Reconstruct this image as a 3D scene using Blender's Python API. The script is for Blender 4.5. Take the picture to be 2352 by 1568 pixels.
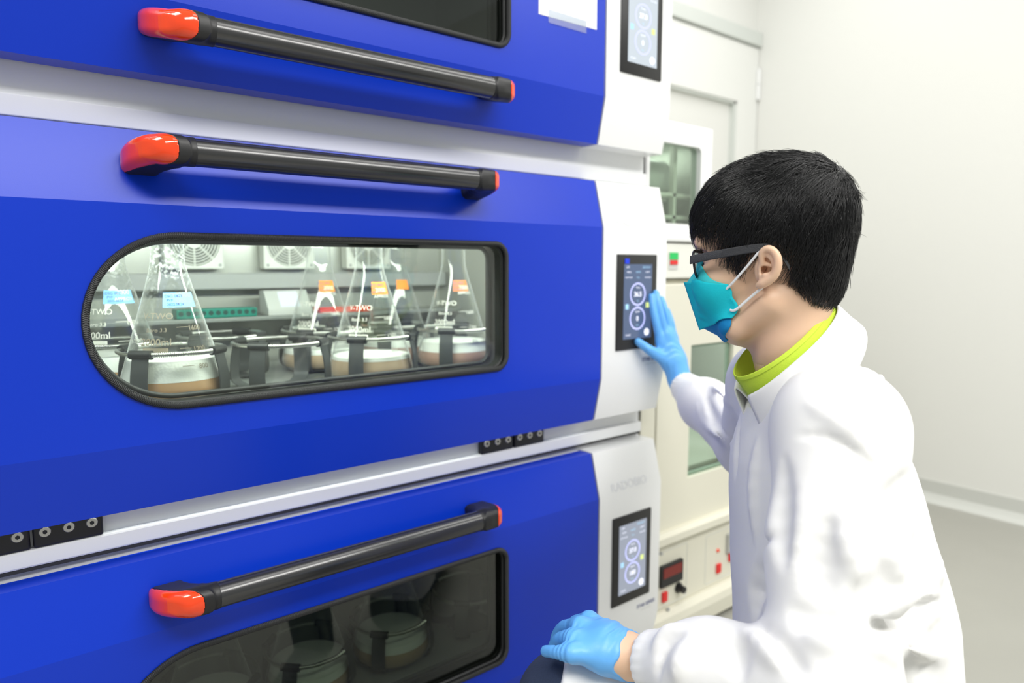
import bpy, bmesh, math, random
import numpy as np
from mathutils import Vector, Matrix

for _o in list(bpy.data.objects):
    bpy.data.objects.remove(_o)
SC = bpy.context.scene
COL = SC.collection
PI = math.pi
random.seed(4)
RNG = np.random.default_rng(11)

# ------------------------------------------------------------------ camera
F_PX = 1568.0                      # 24 mm lens on a 36 mm sensor, 2352 px wide
YAW, PITCH = math.radians(38.5), math.radians(6.26)
CAM = np.array([0.0, -1.055, 1.02])
C_FWD = np.array([math.sin(YAW) * math.cos(PITCH), math.cos(YAW) * math.cos(PITCH), -math.sin(PITCH)])
C_RT = np.array([math.cos(YAW), -math.sin(YAW), 0.0])
C_UP = np.cross(C_RT, C_FWD)
cam_data = bpy.data.cameras.new('camera')
cam_data.sensor_width = 36.0
cam_data.lens = 24.0
cam_data.clip_start = 0.02
cam_data.dof.use_dof = True
cam_data.dof.focus_distance = 0.93
cam_data.dof.aperture_fstop = 2.9
cam = bpy.data.objects.new('camera', cam_data)
COL.objects.link(cam)
cam.matrix_world = Matrix(((C_RT[0], C_UP[0], -C_FWD[0], CAM[0]),
                           (C_RT[1], C_UP[1], -C_FWD[1], CAM[1]),
                           (C_RT[2], C_UP[2], -C_FWD[2], CAM[2]),
                           (0, 0, 0, 1)))
SC.camera = cam

# ------------------------------------------------------------------ world, lamps, exposure
SC.view_settings.view_transform = 'Standard'
SC.view_settings.look = 'None'
SC.view_settings.exposure = 0.42
SC.view_settings.gamma = 1.0
SC.view_settings.use_curve_mapping = False
W = bpy.data.worlds.new('room_light')
SC.world = W
W.use_nodes = True
W.node_tree.nodes['Background'].inputs['Color'].default_value = (0.93, 0.97, 0.94, 1)
W.node_tree.nodes['Background'].inputs['Strength'].default_value = 0.36


def area(name, loc, sx, sy, power, color=(1.0, 0.985, 0.95), rot=(0, 0, 0)):
    d = bpy.data.lights.new(name, 'AREA')
    d.shape = 'RECTANGLE'
    d.size, d.size_y = sx, sy
    d.energy = power
    d.color = color
    o = bpy.data.objects.new(name, d)
    o.location = loc
    o.rotation_euler = rot
    COL.objects.link(o)
    return o


# ceiling panels of the laboratory, 2.75 m up; last is added fill for coat
for _i, (_x, _y, _p) in enumerate([(0.1, -2.2, 34), (1.4, -2.2, 32), (2.6, -2.2, 14), (0.9, -0.9, 6), (2.1, -0.6, 8), (2.3, 0.4, 8), (-1.0, -0.45, 24)]):
    area('ceiling_and_fill_lamp', (_x, _y, 2.75), 1.2, 0.6, _p)

SC.cycles.max_bounces = 10
SC.cycles.transparent_max_bounces = 24
SC.cycles.caustics_reflective = False
SC.cycles.caustics_refractive = False
SC.cycles.sample_clamp_indirect = 6.0


# ------------------------------------------------------------------ pixel -> point helpers (used to read places off the photograph)
def ray(x, y):
    return C_FWD + C_RT * ((x - 1176.0) / F_PX) - C_UP * ((y - 784.0) / F_PX)


def P(x, y, D):
    return CAM + ray(x, y) * D


def on_y(x, y, Y=0.0):
    r = ray(x, y)
    return CAM + r * ((Y - CAM[1]) / r[1])


# ------------------------------------------------------------------ materials
def _nt(name):
    m = bpy.data.materials.new(name)
    m.use_nodes = True
    return m, m.node_tree, m.node_tree.nodes['Principled BSDF']


def mat(name, color, rough=0.5, metal=0.0, spec=0.5, bump=0.0, bscale=200.0, var=0.0, vscale=8.0, coat=0.0, emit=None, estr=0.0, sheen=0.0, sss=0.0):
    m, nt, b = _nt(name)
    b.inputs['Base Color'].default_value = (*color, 1)
    b.inputs['Roughness'].default_value = rough
    b.inputs['Metallic'].default_value = metal
    b.inputs['Specular IOR Level'].default_value = spec
    b.inputs['Coat Weight'].default_value = coat
    b.inputs['Coat Roughness'].default_value = 0.06
    if sheen:
        b.inputs['Sheen Weight'].default_value = sheen
    if sss:
        b.inputs['Subsurface Weight'].default_value = sss
        b.inputs['Subsurface Radius'].default_value = (0.012, 0.005, 0.003)
        b.inputs['Subsurface Scale'].default_value = 1.0
    if emit:
        b.inputs['Emission Color'].default_value = (*emit, 1)
        b.inputs['Emission Strength'].default_value = estr
    tc = nt.nodes.new('ShaderNodeTexCoord')
    if bump:
        n = nt.nodes.new('ShaderNodeTexNoise')
        n.inputs['Scale'].default_value = bscale
        n.inputs['Detail'].default_value = 3
        nt.links.new(tc.outputs['Object'], n.inputs['Vector'])
        bp = nt.nodes.new('ShaderNodeBump')
        bp.inputs['Strength'].default_value = bump
        bp.inputs['Distance'].default_value = 0.002
        nt.links.new(n.outputs['Fac'], bp.inputs['Height'])
        nt.links.new(bp.outputs['Normal'], b.inputs['Normal'])
    if var:
        n2 = nt.nodes.new('ShaderNodeTexNoise')
        n2.inputs['Scale'].default_value = vscale
        n2.inputs['Detail'].default_value = 4
        nt.links.new(tc.outputs['Object'], n2.inputs['Vector'])
        mx = nt.nodes.new('ShaderNodeMix')
        mx.data_type = 'RGBA'
        mx.inputs[6].default_value = (*[max(0, c * (1 - var)) for c in color], 1)
        mx.inputs[7].default_value = (*[min(1, c * (1 + var)) for c in color], 1)
        nt.links.new(n2.outputs['Fac'], mx.inputs[0])
        nt.links.new(mx.outputs[2], b.inputs['Base Color'])
    return m


def thin_glass(name, tint=(0.97, 0.985, 0.975), ior=1.5, rough=0.0, edge=0.0, dew=0.0, strength=1.0):
    """thin-walled glass: straight-through tint plus Fresnel mirror; optional bright-edge highlight painted whitish on the rims, and condensation"""
    m = bpy.data.materials.new(name)
    m.use_nodes = True
    nt = m.node_tree
    nt.nodes.clear()
    out = nt.nodes.new('ShaderNodeOutputMaterial')
    tr = nt.nodes.new('ShaderNodeBsdfTransparent')
    tr.inputs['Color'].default_value = (*tint, 1)
    gl = nt.nodes.new('ShaderNodeBsdfGlossy')
    gl.inputs['Roughness'].default_value = rough
    fr = nt.nodes.new('ShaderNodeFresnel')
    ge = nt.nodes.new('ShaderNodeNewGeometry')
    io = nt.nodes.new('ShaderNodeMix')            # the same reflectance from either side of the sheet
    io.data_type = 'FLOAT'
    io.inputs[2].default_value = ior
    io.inputs[3].default_value = 1.0 / ior
    nt.links.new(ge.outputs['Backfacing'], io.inputs[0])
    nt.links.new(io.outputs[0], fr.inputs['IOR'])
    fm = nt.nodes.new('ShaderNodeMath')
    fm.operation = 'MULTIPLY'
    fm.inputs[1].default_value = strength
    nt.links.new(fr.outputs[0], fm.inputs[0])
    mix = nt.nodes.new('ShaderNodeMixShader')
    nt.links.new(fm.outputs[0], mix.inputs[0])
    nt.links.new(tr.outputs[0], mix.inputs[1])
    nt.links.new(gl.outputs[0], mix.inputs[2])
    last = mix
    if edge or dew:
        df = nt.nodes.new('ShaderNodeBsdfTranslucent')
        d2 = nt.nodes.new('ShaderNodeBsdfDiffuse')
        df.inputs['Color'].default_value = (0.95, 0.97, 0.95, 1)
        d2.inputs['Color'].default_value = (0.95, 0.97, 0.95, 1)
        ad = nt.nodes.new('ShaderNodeMixShader')
        ad.inputs[0].default_value = 0.5
        nt.links.new(df.outputs[0], ad.inputs[1])
        nt.links.new(d2.outputs[0], ad.inputs[2])
        lw = nt.nodes.new('ShaderNodeLayerWeight')
        lw.inputs['Blend'].default_value = 0.35
        pw = nt.nodes.new('ShaderNodeMath')
        pw.operation = 'POWER'
        pw.inputs[1].default_value = 3.0
        nt.links.new(lw.outputs['Facing'], pw.inputs[0])
        e = nt.nodes.new('ShaderNodeMath')
        e.operation = 'MULTIPLY'
        e.inputs[1].default_value = edge
        nt.links.new(pw.outputs[0], e.inputs[0])
        fac = e.outputs[0]
        if dew:
            tc = nt.nodes.new('ShaderNodeTexCoord')
            vo = nt.nodes.new('ShaderNodeTexNoise')
            vo.inputs['Scale'].default_value = 150
            vo.inputs['Detail'].default_value = 2.5
            nt.links.new(tc.outputs['Object'], vo.inputs['Vector'])
            big = nt.nodes.new('ShaderNodeTexNoise')
            big.inputs['Scale'].default_value = 16
            nt.links.new(tc.outputs['Object'], big.inputs['Vector'])
            sep = nt.nodes.new('ShaderNodeSeparateXYZ')
            nt.links.new(tc.outputs['Object'], sep.inputs[0])
            zr = nt.nodes.new('ShaderNodeMapRange')
            zr.inputs[1].default_value = 0.13
            zr.inputs[2].default_value = 0.27
            nt.links.new(sep.outputs['Z'], zr.inputs[0])
            r1 = nt.nodes.new('ShaderNodeMapRange')
            r1.inputs[1].default_value = 0.52
            r1.inputs[2].default_value = 0.66
            nt.links.new(vo.outputs['Fac'], r1.inputs[0])
            r2 = nt.nodes.new('ShaderNodeMapRange')
            r2.inputs[1].default_value = 0.4
            r2.inputs[2].default_value = 0.62
            nt.links.new(big.outputs['Fac'], r2.inputs[0])
            m1 = nt.nodes.new('ShaderNodeMath'); m1.operation = 'MULTIPLY'
            nt.links.new(r1.outputs[0], m1.inputs[0]); nt.links.new(r2.outputs[0], m1.inputs[1])
            m2 = nt.nodes.new('ShaderNodeMath'); m2.operation = 'MULTIPLY'
            nt.links.new(m1.outputs[0], m2.inputs[0]); nt.links.new(zr.outputs[0], m2.inputs[1])
            m3 = nt.nodes.new('ShaderNodeMath'); m3.operation = 'MULTIPLY_ADD'
            m3.inputs[1].default_value = dew
            nt.links.new(m2.outputs[0], m3.inputs[0]); nt.links.new(e.outputs[0], m3.inputs[2])
            m3.use_clamp = True
            fac = m3.outputs[0]
        mix2 = nt.nodes.new('ShaderNodeMixShader')
        nt.links.new(fac, mix2.inputs[0])
        nt.links.new(mix.outputs[0], mix2.inputs[1])
        nt.links.new(ad.outputs[0], mix2.inputs[2])
        last = mix2
    nt.links.new(last.outputs[0], out.inputs['Surface'])
    return m


def braid_mat(name):
    """black braided rubber: fine chevrons along the UV strip"""
    m, nt, b = _nt(name)
    b.inputs['Base Color'].default_value = (0.018, 0.019, 0.02, 1)
    b.inputs['Roughness'].default_value = 0.42
    uv = nt.nodes.new('ShaderNodeUVMap')
    sep = nt.nodes.new('ShaderNodeSeparateXYZ')
    nt.links.new(uv.outputs[0], sep.inputs[0])
    ab = nt.nodes.new('ShaderNodeMath'); ab.operation = 'PINGPONG'; ab.inputs[1].default_value = 0.125
    nt.links.new(sep.outputs['Y'], ab.inputs[0])
    ma = nt.nodes.new('ShaderNodeMath'); ma.operation = 'MULTIPLY_ADD'; ma.inputs[1].default_value = 4.0
    nt.links.new(ab.outputs[0], ma.inputs[0]); nt.links.new(sep.outputs['X'], ma.inputs[2])
    sn = nt.nodes.new('ShaderNodeMath'); sn.operation = 'SINE'
    mu = nt.nodes.new('ShaderNodeMath'); mu.operation = 'MULTIPLY'; mu.inputs[1].default_value = 2 * PI
    nt.links.new(ma.outputs[0], mu.inputs[0]); nt.links.new(mu.outputs[0], sn.inputs[0])
    bp = nt.nodes.new('ShaderNodeBump'); bp.inputs['Strength'].default_value = 0.5; bp.inputs['Distance'].default_value = 0.0012
    nt.links.new(sn.outputs[0], bp.inputs['Height'])
    nt.links.new(bp.outputs['Normal'], b.inputs['Normal'])
    return m


M = {}
M['blue'] = mat('cobalt_blue_lacquer', (0.0, 0.034, 0.52), rough=0.31, spec=0.38, bump=0.035, bscale=900)
M['white'] = mat('white_powder_coat', (0.82, 0.83, 0.84), rough=0.38, bump=0.03, bscale=500)
M['panelwhite'] = mat('white_gloss_plastic', (0.86, 0.865, 0.865), rough=0.28)
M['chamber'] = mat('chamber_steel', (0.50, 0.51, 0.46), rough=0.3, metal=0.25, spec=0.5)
M['tray'] = mat('tray_metal', (0.35, 0.37, 0.35), rough=0.35, metal=0.5)
M['black'] = mat('black_plastic', (0.012, 0.012, 0.013), rough=0.42, bump=0.05, bscale=1200)
M['bar'] = mat('black_anodised_bar', (0.016, 0.016, 0.017), rough=0.24, spec=1.0, bump=0.02, bscale=1500)
M['hole'] = mat('black_rubber', (0.02, 0.021, 0.022), rough=0.5)
M['orange'] = mat('glossy_orange_plastic', (0.86, 0.055, 0.004), rough=0.12, coat=0.6)
M['steel'] = mat('brushed_steel', (0.62, 0.62, 0.58), rough=0.28, metal=1.0)
M['screwsteel'] = mat('screw_steel', (0.55, 0.54, 0.50), rough=0.4, metal=0.8)
M['braid'] = braid_mat('braided_rubber')
M['pane'] = thin_glass('window_glass', tint=(0.90, 0.935, 0.90), ior=1.5, strength=1.3)
M['pane_dark'] = thin_glass('shade_darkened_window_glass', tint=(0.62, 0.66, 0.61), ior=1.5, strength=1.5)  # darker copy of the pane, shade of the unlit chambers put into its tint
M['flask'] = thin_glass('flask_glass', tint=(0.97, 0.98, 0.97), ior=1.47, rough=0.02, edge=1.0, strength=1.2)
M['flask_dew'] = thin_glass('flask_glass_with_condensation', tint=(0.97, 0.98, 0.97), ior=1.47, rough=0.02, edge=1.0, dew=1.0, strength=1.2)
M['culture'] = mat('tan_culture', (0.56, 0.33, 0.17), rough=0.25, var=0.05, vscale=30)
M['culture_b'] = mat('pale_tan_culture', (0.55, 0.40, 0.27), rough=0.25, var=0.05, vscale=30)
M['culture_c'] = mat('rosy_tan_culture', (0.48, 0.30, 0.24), rough=0.25, var=0.05, vscale=30)
M['foam'] = mat('white_foam', (0.88, 0.89, 0.84), rough=0.7, bump=0.3, bscale=260)
M['strap'] = mat('grey_clamp_strap', (0.055, 0.06, 0.058), rough=0.45)
M['sleeve'] = mat('black_rubber_sleeve', (0.022, 0.024, 0.023), rough=0.4)
M['tape_blue'] = mat('blue_tape', (0.24, 0.52, 0.85), rough=0.7, bump=0.2, bscale=700)
M['tape_orange'] = mat('orange_tape', (0.85, 0.25, 0.03), rough=0.7, bump=0.2, bscale=700)
M['tape_brown'] = mat('rust_orange_tape', (0.55, 0.16, 0.04), rough=0.7, bump=0.2, bscale=700)
M['ink'] = mat('pale_print', (0.80, 0.78, 0.70), rough=0.6)
M['ink_brown'] = mat('brown_print', (0.30, 0.25, 0.18), rough=0.6)
M['ink_blue'] = mat('dark_blue_ink', (0.03, 0.07, 0.25), rough=0.6)
M['navy'] = mat('navy_print', (0.03, 0.05, 0.22), rough=0.5)
M['ghost'] = mat('pale_grey_emboss', (0.76, 0.77, 0.80), rough=0.35)
M['fan'] = mat('white_fan_plastic', (0.85, 0.86, 0.80), rough=0.5)
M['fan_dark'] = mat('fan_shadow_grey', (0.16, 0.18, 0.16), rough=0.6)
M['cream'] = mat('cream_enamel', (0.74, 0.72, 0.61), rough=0.45, var=0.03, vscale=3)
M['cream2'] = mat('ivory_enamel', (0.80, 0.80, 0.74), rough=0.45)
M['dark'] = mat('dark_gap', (0.03, 0.03, 0.03), rough=0.6)
M['grey'] = mat('mid_grey_plastic', (0.42, 0.43, 0.42), rough=0.5)
M['lgrey'] = mat('light_grey_plastic', (0.62, 0.63, 0.60), rough=0.5)
M['green'] = mat('green_plastic', (0.0, 0.22, 0.16), rough=0.4)
M['gwell'] = mat('dark_green_well', (0.0, 0.05, 0.04), rough=0.5)
M['purple'] = mat('purple_plastic', (0.16, 0.04, 0.22), rough=0.5)
M['red'] = mat('red_plastic', (0.75, 0.02, 0.02), rough=0.35)
M['signgreen'] = mat('green_sign', (0.02, 0.55, 0.12), rough=0.5)
M['oven_pane'] = thin_glass('green_tinted_glass', tint=(0.80, 0.86, 0.80), ior=1.5, strength=1.2)
M['glass_edge'] = mat('green_glass_edge', (0.45, 0.56, 0.50), rough=0.3)
M['oven_in'] = mat('oven_lining', (0.50, 0.52, 0.48), rough=0.4, metal=0.2)
M['bag'] = mat('milky_plastic_film', (0.70, 0.73, 0.71), rough=0.35, bump=0.9, bscale=40)
M['wall'] = mat('white_wall_paint', (0.80, 0.80, 0.77), rough=0.6, bump=0.02, bscale=60)
M['doorwhite'] = mat('white_door_paint', (0.83, 0.835, 0.81), rough=0.5)
M['trimgrey'] = mat('pale_grey_trim', (0.66, 0.69, 0.66), rough=0.5)
M['floor'] = mat('grey_vinyl_floor', (0.36, 0.355, 0.32), rough=0.32, var=0.05, vscale=5)
M['baseboard'] = mat('grey_coving', (0.60, 0.61, 0.58), rough=0.45)
M['paper'] = mat('white_paper', (0.9, 0.9, 0.9), rough=0.7)
M['cleartape'] = thin_glass('clear_tape', tint=(0.9, 0.93, 0.97), ior=1.45, rough=0.25, edge=0.2, strength=2.5)


# ------------------------------------------------------------------ mesh helpers
def link(name, mesh, m=None, parent=None, smooth=False):
    o = bpy.data.objects.new(name, mesh)
    COL.objects.link(o)
    if m is not None and not mesh.materials:
        for q in (m if isinstance(m, (list, tuple)) else [m]):
            mesh.materials.append(q)
    if smooth:
        for p in mesh.polygons:
            p.use_smooth = True
    if parent is not None:
        o.parent = parent
    return o


def obj(name, bm, m, parent=None, smooth=False, autosmooth=None):
    me = bpy.data.meshes.new(name)
    bmesh.ops.recalc_face_normals(bm, faces=bm.faces)
    if autosmooth is not None:
        for e in bm.edges:
            if len(e.link_faces) == 2:
                e.smooth = e.calc_face_angle(0) < autosmooth
        smooth = True
    bm.to_mesh(me)
    bm.free()
    return link(name, me, m, parent, smooth)


def tag(o, label=None, cat=None, group=None, kind=None):
    if label: o['label'] = label
    if cat: o['category'] = cat
    if group: o['group'] = group
    if kind: o['kind'] = kind
    return o


def empty(name, loc=(0, 0, 0)):
    o = bpy.data.objects.new(name, None)
    o.location = loc
    o.empty_display_size = 0.05
    COL.objects.link(o)
    return o


def new():
    return bmesh.new()


def box(bm, x0, x1, y0, y1, z0, z1, bev=0.0, seg=2, mi=0):
    r = bmesh.ops.create_cube(bm, size=1.0)
    vs = r['verts']
    for v in vs:
        v.co = Vector(((x0 + x1) / 2 + v.co.x * (x1 - x0), (y0 + y1) / 2 + v.co.y * (y1 - y0), (z0 + z1) / 2 + v.co.z * (z1 - z0)))
    fs = set(f for v in vs for f in v.link_faces)
    for f in fs: f.material_index = mi
    if bev > 0:
        es = list(set(e for v in vs for e in v.link_edges))
        bmesh.ops.bevel(bm, geom=es, offset=bev, segments=seg, profile=0.5, affect='EDGES')
    return bm


def catmull(pts, n=8, closed=False):
    pts = [np.array(p, float) for p in pts]
    L = len(pts); out = []
    rng = range(L) if closed else range(L - 1)
    for i in rng:
        if closed:
            p0, p1, p2, p3 = pts[(i - 1) % L], pts[i], pts[(i + 1) % L], pts[(i + 2) % L]
        else:
            p0, p1, p2, p3 = pts[max(i - 1, 0)], pts[i], pts[i + 1], pts[min(i + 2, L - 1)]
        for k in range(n):
            t = k / n
            out.append(0.5 * (2 * p1 + (p2 - p0) * t + (2 * p0 - 5 * p1 + 4 * p2 - p3) * t * t + (3 * p1 - p0 - 3 * p2 + p3) * t ** 3))
    if not closed:
        out.append(pts[-1])
    return out


def tube(bm, pts, r, n=10, closed=False, caps=True, flat=None, up=None, uvs=False):
    """sweep a circle (or an ellipse: flat=(a,b) half-sizes) along pts; r may be a list"""
    pts = [Vector(p) for p in pts]
    L = len(pts)
    rings = []
    prev = None
    for i, p in enumerate(pts):
        if closed:
            t = (pts[(i + 1) % L] - pts[(i - 1) % L])
        else:
            t = pts[min(i + 1, L - 1)] - pts[max(i - 1, 0)]
        t.normalize()
        if up is not None:
            u = Vector(up) - t * t.dot(Vector(up))
        elif prev is None:
            a = Vector((0, 0, 1)) if abs(t.z) < 0.9 else Vector((0, 1, 0))
            u = a - t * t.dot(a)
        else:
            u = prev - t * t.dot(prev)
        u.normalize(); prev = u
        w = t.cross(u)
        rr = r[i] if isinstance(r, (list, tuple, np.ndarray)) else r
        a, b = (rr, rr) if flat is None else (flat[0] * rr, flat[1] * rr)
        rings.append([bm.verts.new(p + u * (a * math.cos(2 * PI * k / n)) + w * (b * math.sin(2 * PI * k / n))) for k in range(n)])
    uvl = bm.loops.layers.uv.verify() if uvs else None
    acc = 0.0
    for i in range(L if closed else L - 1):
        A, B = rings[i], rings[(i + 1) % L]
        d = (pts[(i + 1) % L] - pts[i]).length
        for k in range(n):
            f = bm.faces.new((A[k], A[(k + 1) % n], B[(k + 1) % n], B[k]))
            if uvl:
                for lp, (uu, vv) in zip(f.loops, ((acc, k / n), (acc, (k + 1) / n), (acc + d, (k + 1) / n), (acc + d, k / n))):
                    lp[uvl].uv = (uu * 420.0, vv)
        acc += d
    if caps and not closed:
        bm.faces.new(list(reversed(rings[0])))
        bm.faces.new(rings[-1])
    return bm


def lathe(bm, prof, n=48, c=(0, 0, 0), a0=0.0, a1=2 * PI):
    full = abs(a1 - a0 - 2 * PI) < 1e-6
    rings = []
    m = n if full else n + 1
    for r, z in prof:
        if r < 1e-6:
            rings.append([bm.verts.new((c[0], c[1], c[2] + z))])
        else:
            rings.append([bm.verts.new((c[0] + r * math.cos(a0 + (a1 - a0) * k / n), c[1] + r * math.sin(a0 + (a1 - a0) * k / n), c[2] + z)) for k in range(m)])
    for A, B in zip(rings[:-1], rings[1:]):
        for k in range(n):
            k2 = (k + 1) % m
            if len(A) == 1 and len(B) == 1: continue
            if len(A) == 1: bm.faces.new((A[0], B[k2], B[k]))
            elif len(B) == 1: bm.faces.new((A[k], A[k2], B[0]))
            else: bm.faces.new((A[k], A[k2], B[k2], B[k]))
    return bm


def cyl(bm, c, axis, r, h, n=24, r2=None):
    a = Vector(axis).normalized()
    return tube(bm, [Vector(c), Vector(c) + a * h], [r, r if r2 is None else r2], n=n)


def loop_outline(corners, n=10):
    """corners: list of (x, z, radius) counter-clockwise; returns rounded outline"""
    L = len(corners); out = []
    for i in range(L):
        p = Vector(corners[i][:2]); a = Vector(corners[i - 1][:2]); b = Vector(corners[(i + 1) % L][:2]); r = corners[i][2]
        d1 = (a - p).normalized(); d2 = (b - p).normalized()
        ang = d1.angle(d2)
        t = r / math.tan(ang / 2)
        s = p + d1 * t; e = p + d2 * t
        cdir = (d1 + d2).normalized(); c = p + cdir * (r / math.sin(ang / 2))
        a1 = math.atan2(s.y - c.y, s.x - c.x); a2 = math.atan2(e.y - c.y, e.x - c.x)
        d = (a2 - a1 + PI) % (2 * PI) - PI
        for k in range(n + 1):
            q = a1 + d * k / n
            out.append((c.x + r * math.cos(q), c.y + r * math.sin(q)))
    return out


def prism(bm, outline, y0, y1, mi=0):
    """outline in x,z extruded along y"""
    A = [bm.verts.new((x, y0, z)) for x, z in outline]
    B = [bm.verts.new((x, y1, z)) for x, z in outline]
    f = [bm.faces.new(A), bm.faces.new(list(reversed(B)))]
    n = len(A)
    for i in range(n):
        f.append(bm.faces.new((A[i], B[i], B[(i + 1) % n], A[(i + 1) % n])))
    for q in f: q.material_index = mi
    return bm


def profile_x(bm, prof, x0, x1, mi=0):
    """prof: list of (y,z) extruded along x"""
    A = [bm.verts.new((x0, y, z)) for y, z in prof]
    B = [bm.verts.new((x1, y, z)) for y, z in prof]
    bm.faces.new(A); bm.faces.new(list(reversed(B)))
    n = len(A)
    for i in range(n):
        bm.faces.new((A[i], B[i], B[(i + 1) % n], A[(i + 1) % n]))
    for f in bm.faces: f.material_index = mi
    return bm


def mesh_from(bm, mats):
    me = bpy.data.meshes.new('tmp')
    bmesh.ops.recalc_face_normals(bm, faces=bm.faces)
    bm.to_mesh(me); bm.free()
    for q in mats: me.materials.append(q)
    return me


def boolean(bm_a, bm_b, mats):
    """A minus B, returns a mesh"""
    oa = bpy.data.objects.new('ta', mesh_from(bm_a, mats)); ob = bpy.data.objects.new('tb', mesh_from(bm_b, mats))
    COL.objects.link(oa); COL.objects.link(ob)
    md = oa.modifiers.new('b', 'BOOLEAN'); md.operation = 'DIFFERENCE'; md.object = ob; md.solver = 'EXACT'
    dg = bpy.context.evaluated_depsgraph_get(); dg.update()
    me = bpy.data.meshes.new_from_object(oa.evaluated_get(dg))
    bpy.data.objects.remove(oa); bpy.data.objects.remove(ob)
    return me


_text_cache = {}


def text_mesh(s, size=1.0, align='CENTER', bold=0.0):
    """lettering as flat geometry in the xy plane, as (verts, faces)"""
    key = (s, size, align, bold)
    if key in _text_cache: return _text_cache[key]
    cu = bpy.data.curves.new('t', 'FONT')
    cu.body = s; cu.size = size; cu.align_x = align; cu.align_y = 'CENTER'; cu.offset = bold; cu.resolution_u = 3
    o = bpy.data.objects.new('t', cu); COL.objects.link(o)
    dg = bpy.context.evaluated_depsgraph_get(); dg.update()
    me = bpy.data.meshes.new_from_object(o.evaluated_get(dg))
    v = [tuple(q.co) for q in me.vertices]; f = [tuple(p.vertices) for p in me.polygons]
    bpy.data.objects.remove(o); bpy.data.meshes.remove(me); bpy.data.curves.remove(cu)
    _text_cache[key] = (v, f)
    return v, f


def text_on(bm, s, size, place, align='CENTER', bold=0.0):
    v, f = text_mesh(s, size, align, bold)
    vs = [bm.verts.new(place(x, y)) for x, y, _ in v]
    for q in f:
        try: bm.faces.new([vs[i] for i in q])
        except ValueError: pass
    return bm


def ring_flat(bm, cx, cz, ro, ri, y, n=48, sx=1.0):
    a = [bm.verts.new((cx + sx * ro * math.cos(2 * PI * k / n), y, cz + ro * math.sin(2 * PI * k / n))) for k in range(n)]
    b = [bm.verts.new((cx + sx * ri * math.cos(2 * PI * k / n), y, cz + ri * math.sin(2 * PI * k / n))) for k in range(n)]
    for k in range(n):
        bm.faces.new((a[k], a[(k + 1) % n], b[(k + 1) % n], b[k]))
    return bm


def copy_tree(o, parent=None):
    c = o.copy(); COL.objects.link(c); c.parent = parent
    for ch in list(o.children): copy_tree(ch, c)
    return c
# ------------------------------------------------------------------ distance-field sculpting (people are carved as one smooth surface)
def V(*a): return np.array(a, dtype=np.float64)


def f_cap(a, b, ra, rb):
    a, b = np.asarray(a, float), np.asarray(b, float); ab = b - a; L = max(ab @ ab, 1e-12)
    def f(p):
        t = np.clip((p - a) @ ab / L, 0, 1)
        return np.linalg.norm(p - a - t[:, None] * ab, axis=1) - (ra + (rb - ra) * t)
    return f


def f_chain(pts, rads, k=0.0):
    fs = [f_cap(pts[i], pts[i + 1], rads[i], rads[i + 1]) for i in range(len(pts) - 1)]
    return f_union(fs, k)


def f_ell(c, r, R=None):
    c = np.asarray(c, float); r = np.asarray(r, float)
    def f(p):
        q = p - c
        if R is not None: q = q @ np.asarray(R).T
        k0 = np.linalg.norm(q / r, axis=1); k1 = np.linalg.norm(q / (r * r), axis=1)
        return k0 * (k0 - 1) / np.maximum(k1, 1e-9)
    return f


def smin(a, b, k):
    if k <= 0: return np.minimum(a, b)
    h = np.maximum(k - np.abs(a - b), 0) / k
    return np.minimum(a, b) - h * h * k * 0.25


def smax(a, b, k): return -smin(-a, -b, k)


def f_union(fs, k):
    def f(p):
        d = fs[0](p)
        for g in fs[1:]: d = smin(d, g(p), k)
        return d
    return f


def f_sub(fa, fb, k):
    return lambda p: smax(fa(p), -fb(p), k)


def f_half(c, n):
    c = np.asarray(c, float); n = np.asarray(n, float); n = n / np.linalg.norm(n)
    return lambda p: (p - c) @ n


def f_stretch(f, axis, c0, s):
    """evaluate f with the axis direction squeezed by s about c0 (widens the shape by 1/s along axis)"""
    axis = np.asarray(axis, float); c0 = np.asarray(c0, float)
    def g(p):
        return f(p + ((s - 1) * ((p - c0) @ axis))[:, None] * axis)
    return g


def poly2d(pts):
    v = np.asarray(pts, float)
    def f(q):
        d = np.full(len(q), 1e9); s = np.ones(len(q))
        n = len(v); j = n - 1
        for i in range(n):
            e = v[j] - v[i]; w = q - v[i]
            t = np.clip(w @ e / (e @ e), 0, 1)
            b = w - t[:, None] * e
            d = np.minimum(d, (b * b).sum(1))
            c1 = q[:, 1] >= v[i][1]; c2 = q[:, 1] < v[j][1]; c3 = e[0] * w[:, 1] > e[1] * w[:, 0]
            fl = (c1 & c2 & c3) | (~c1 & ~c2 & ~c3)
            s[fl] *= -1
            j = i
        return s * np.sqrt(d)
    return f


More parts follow.
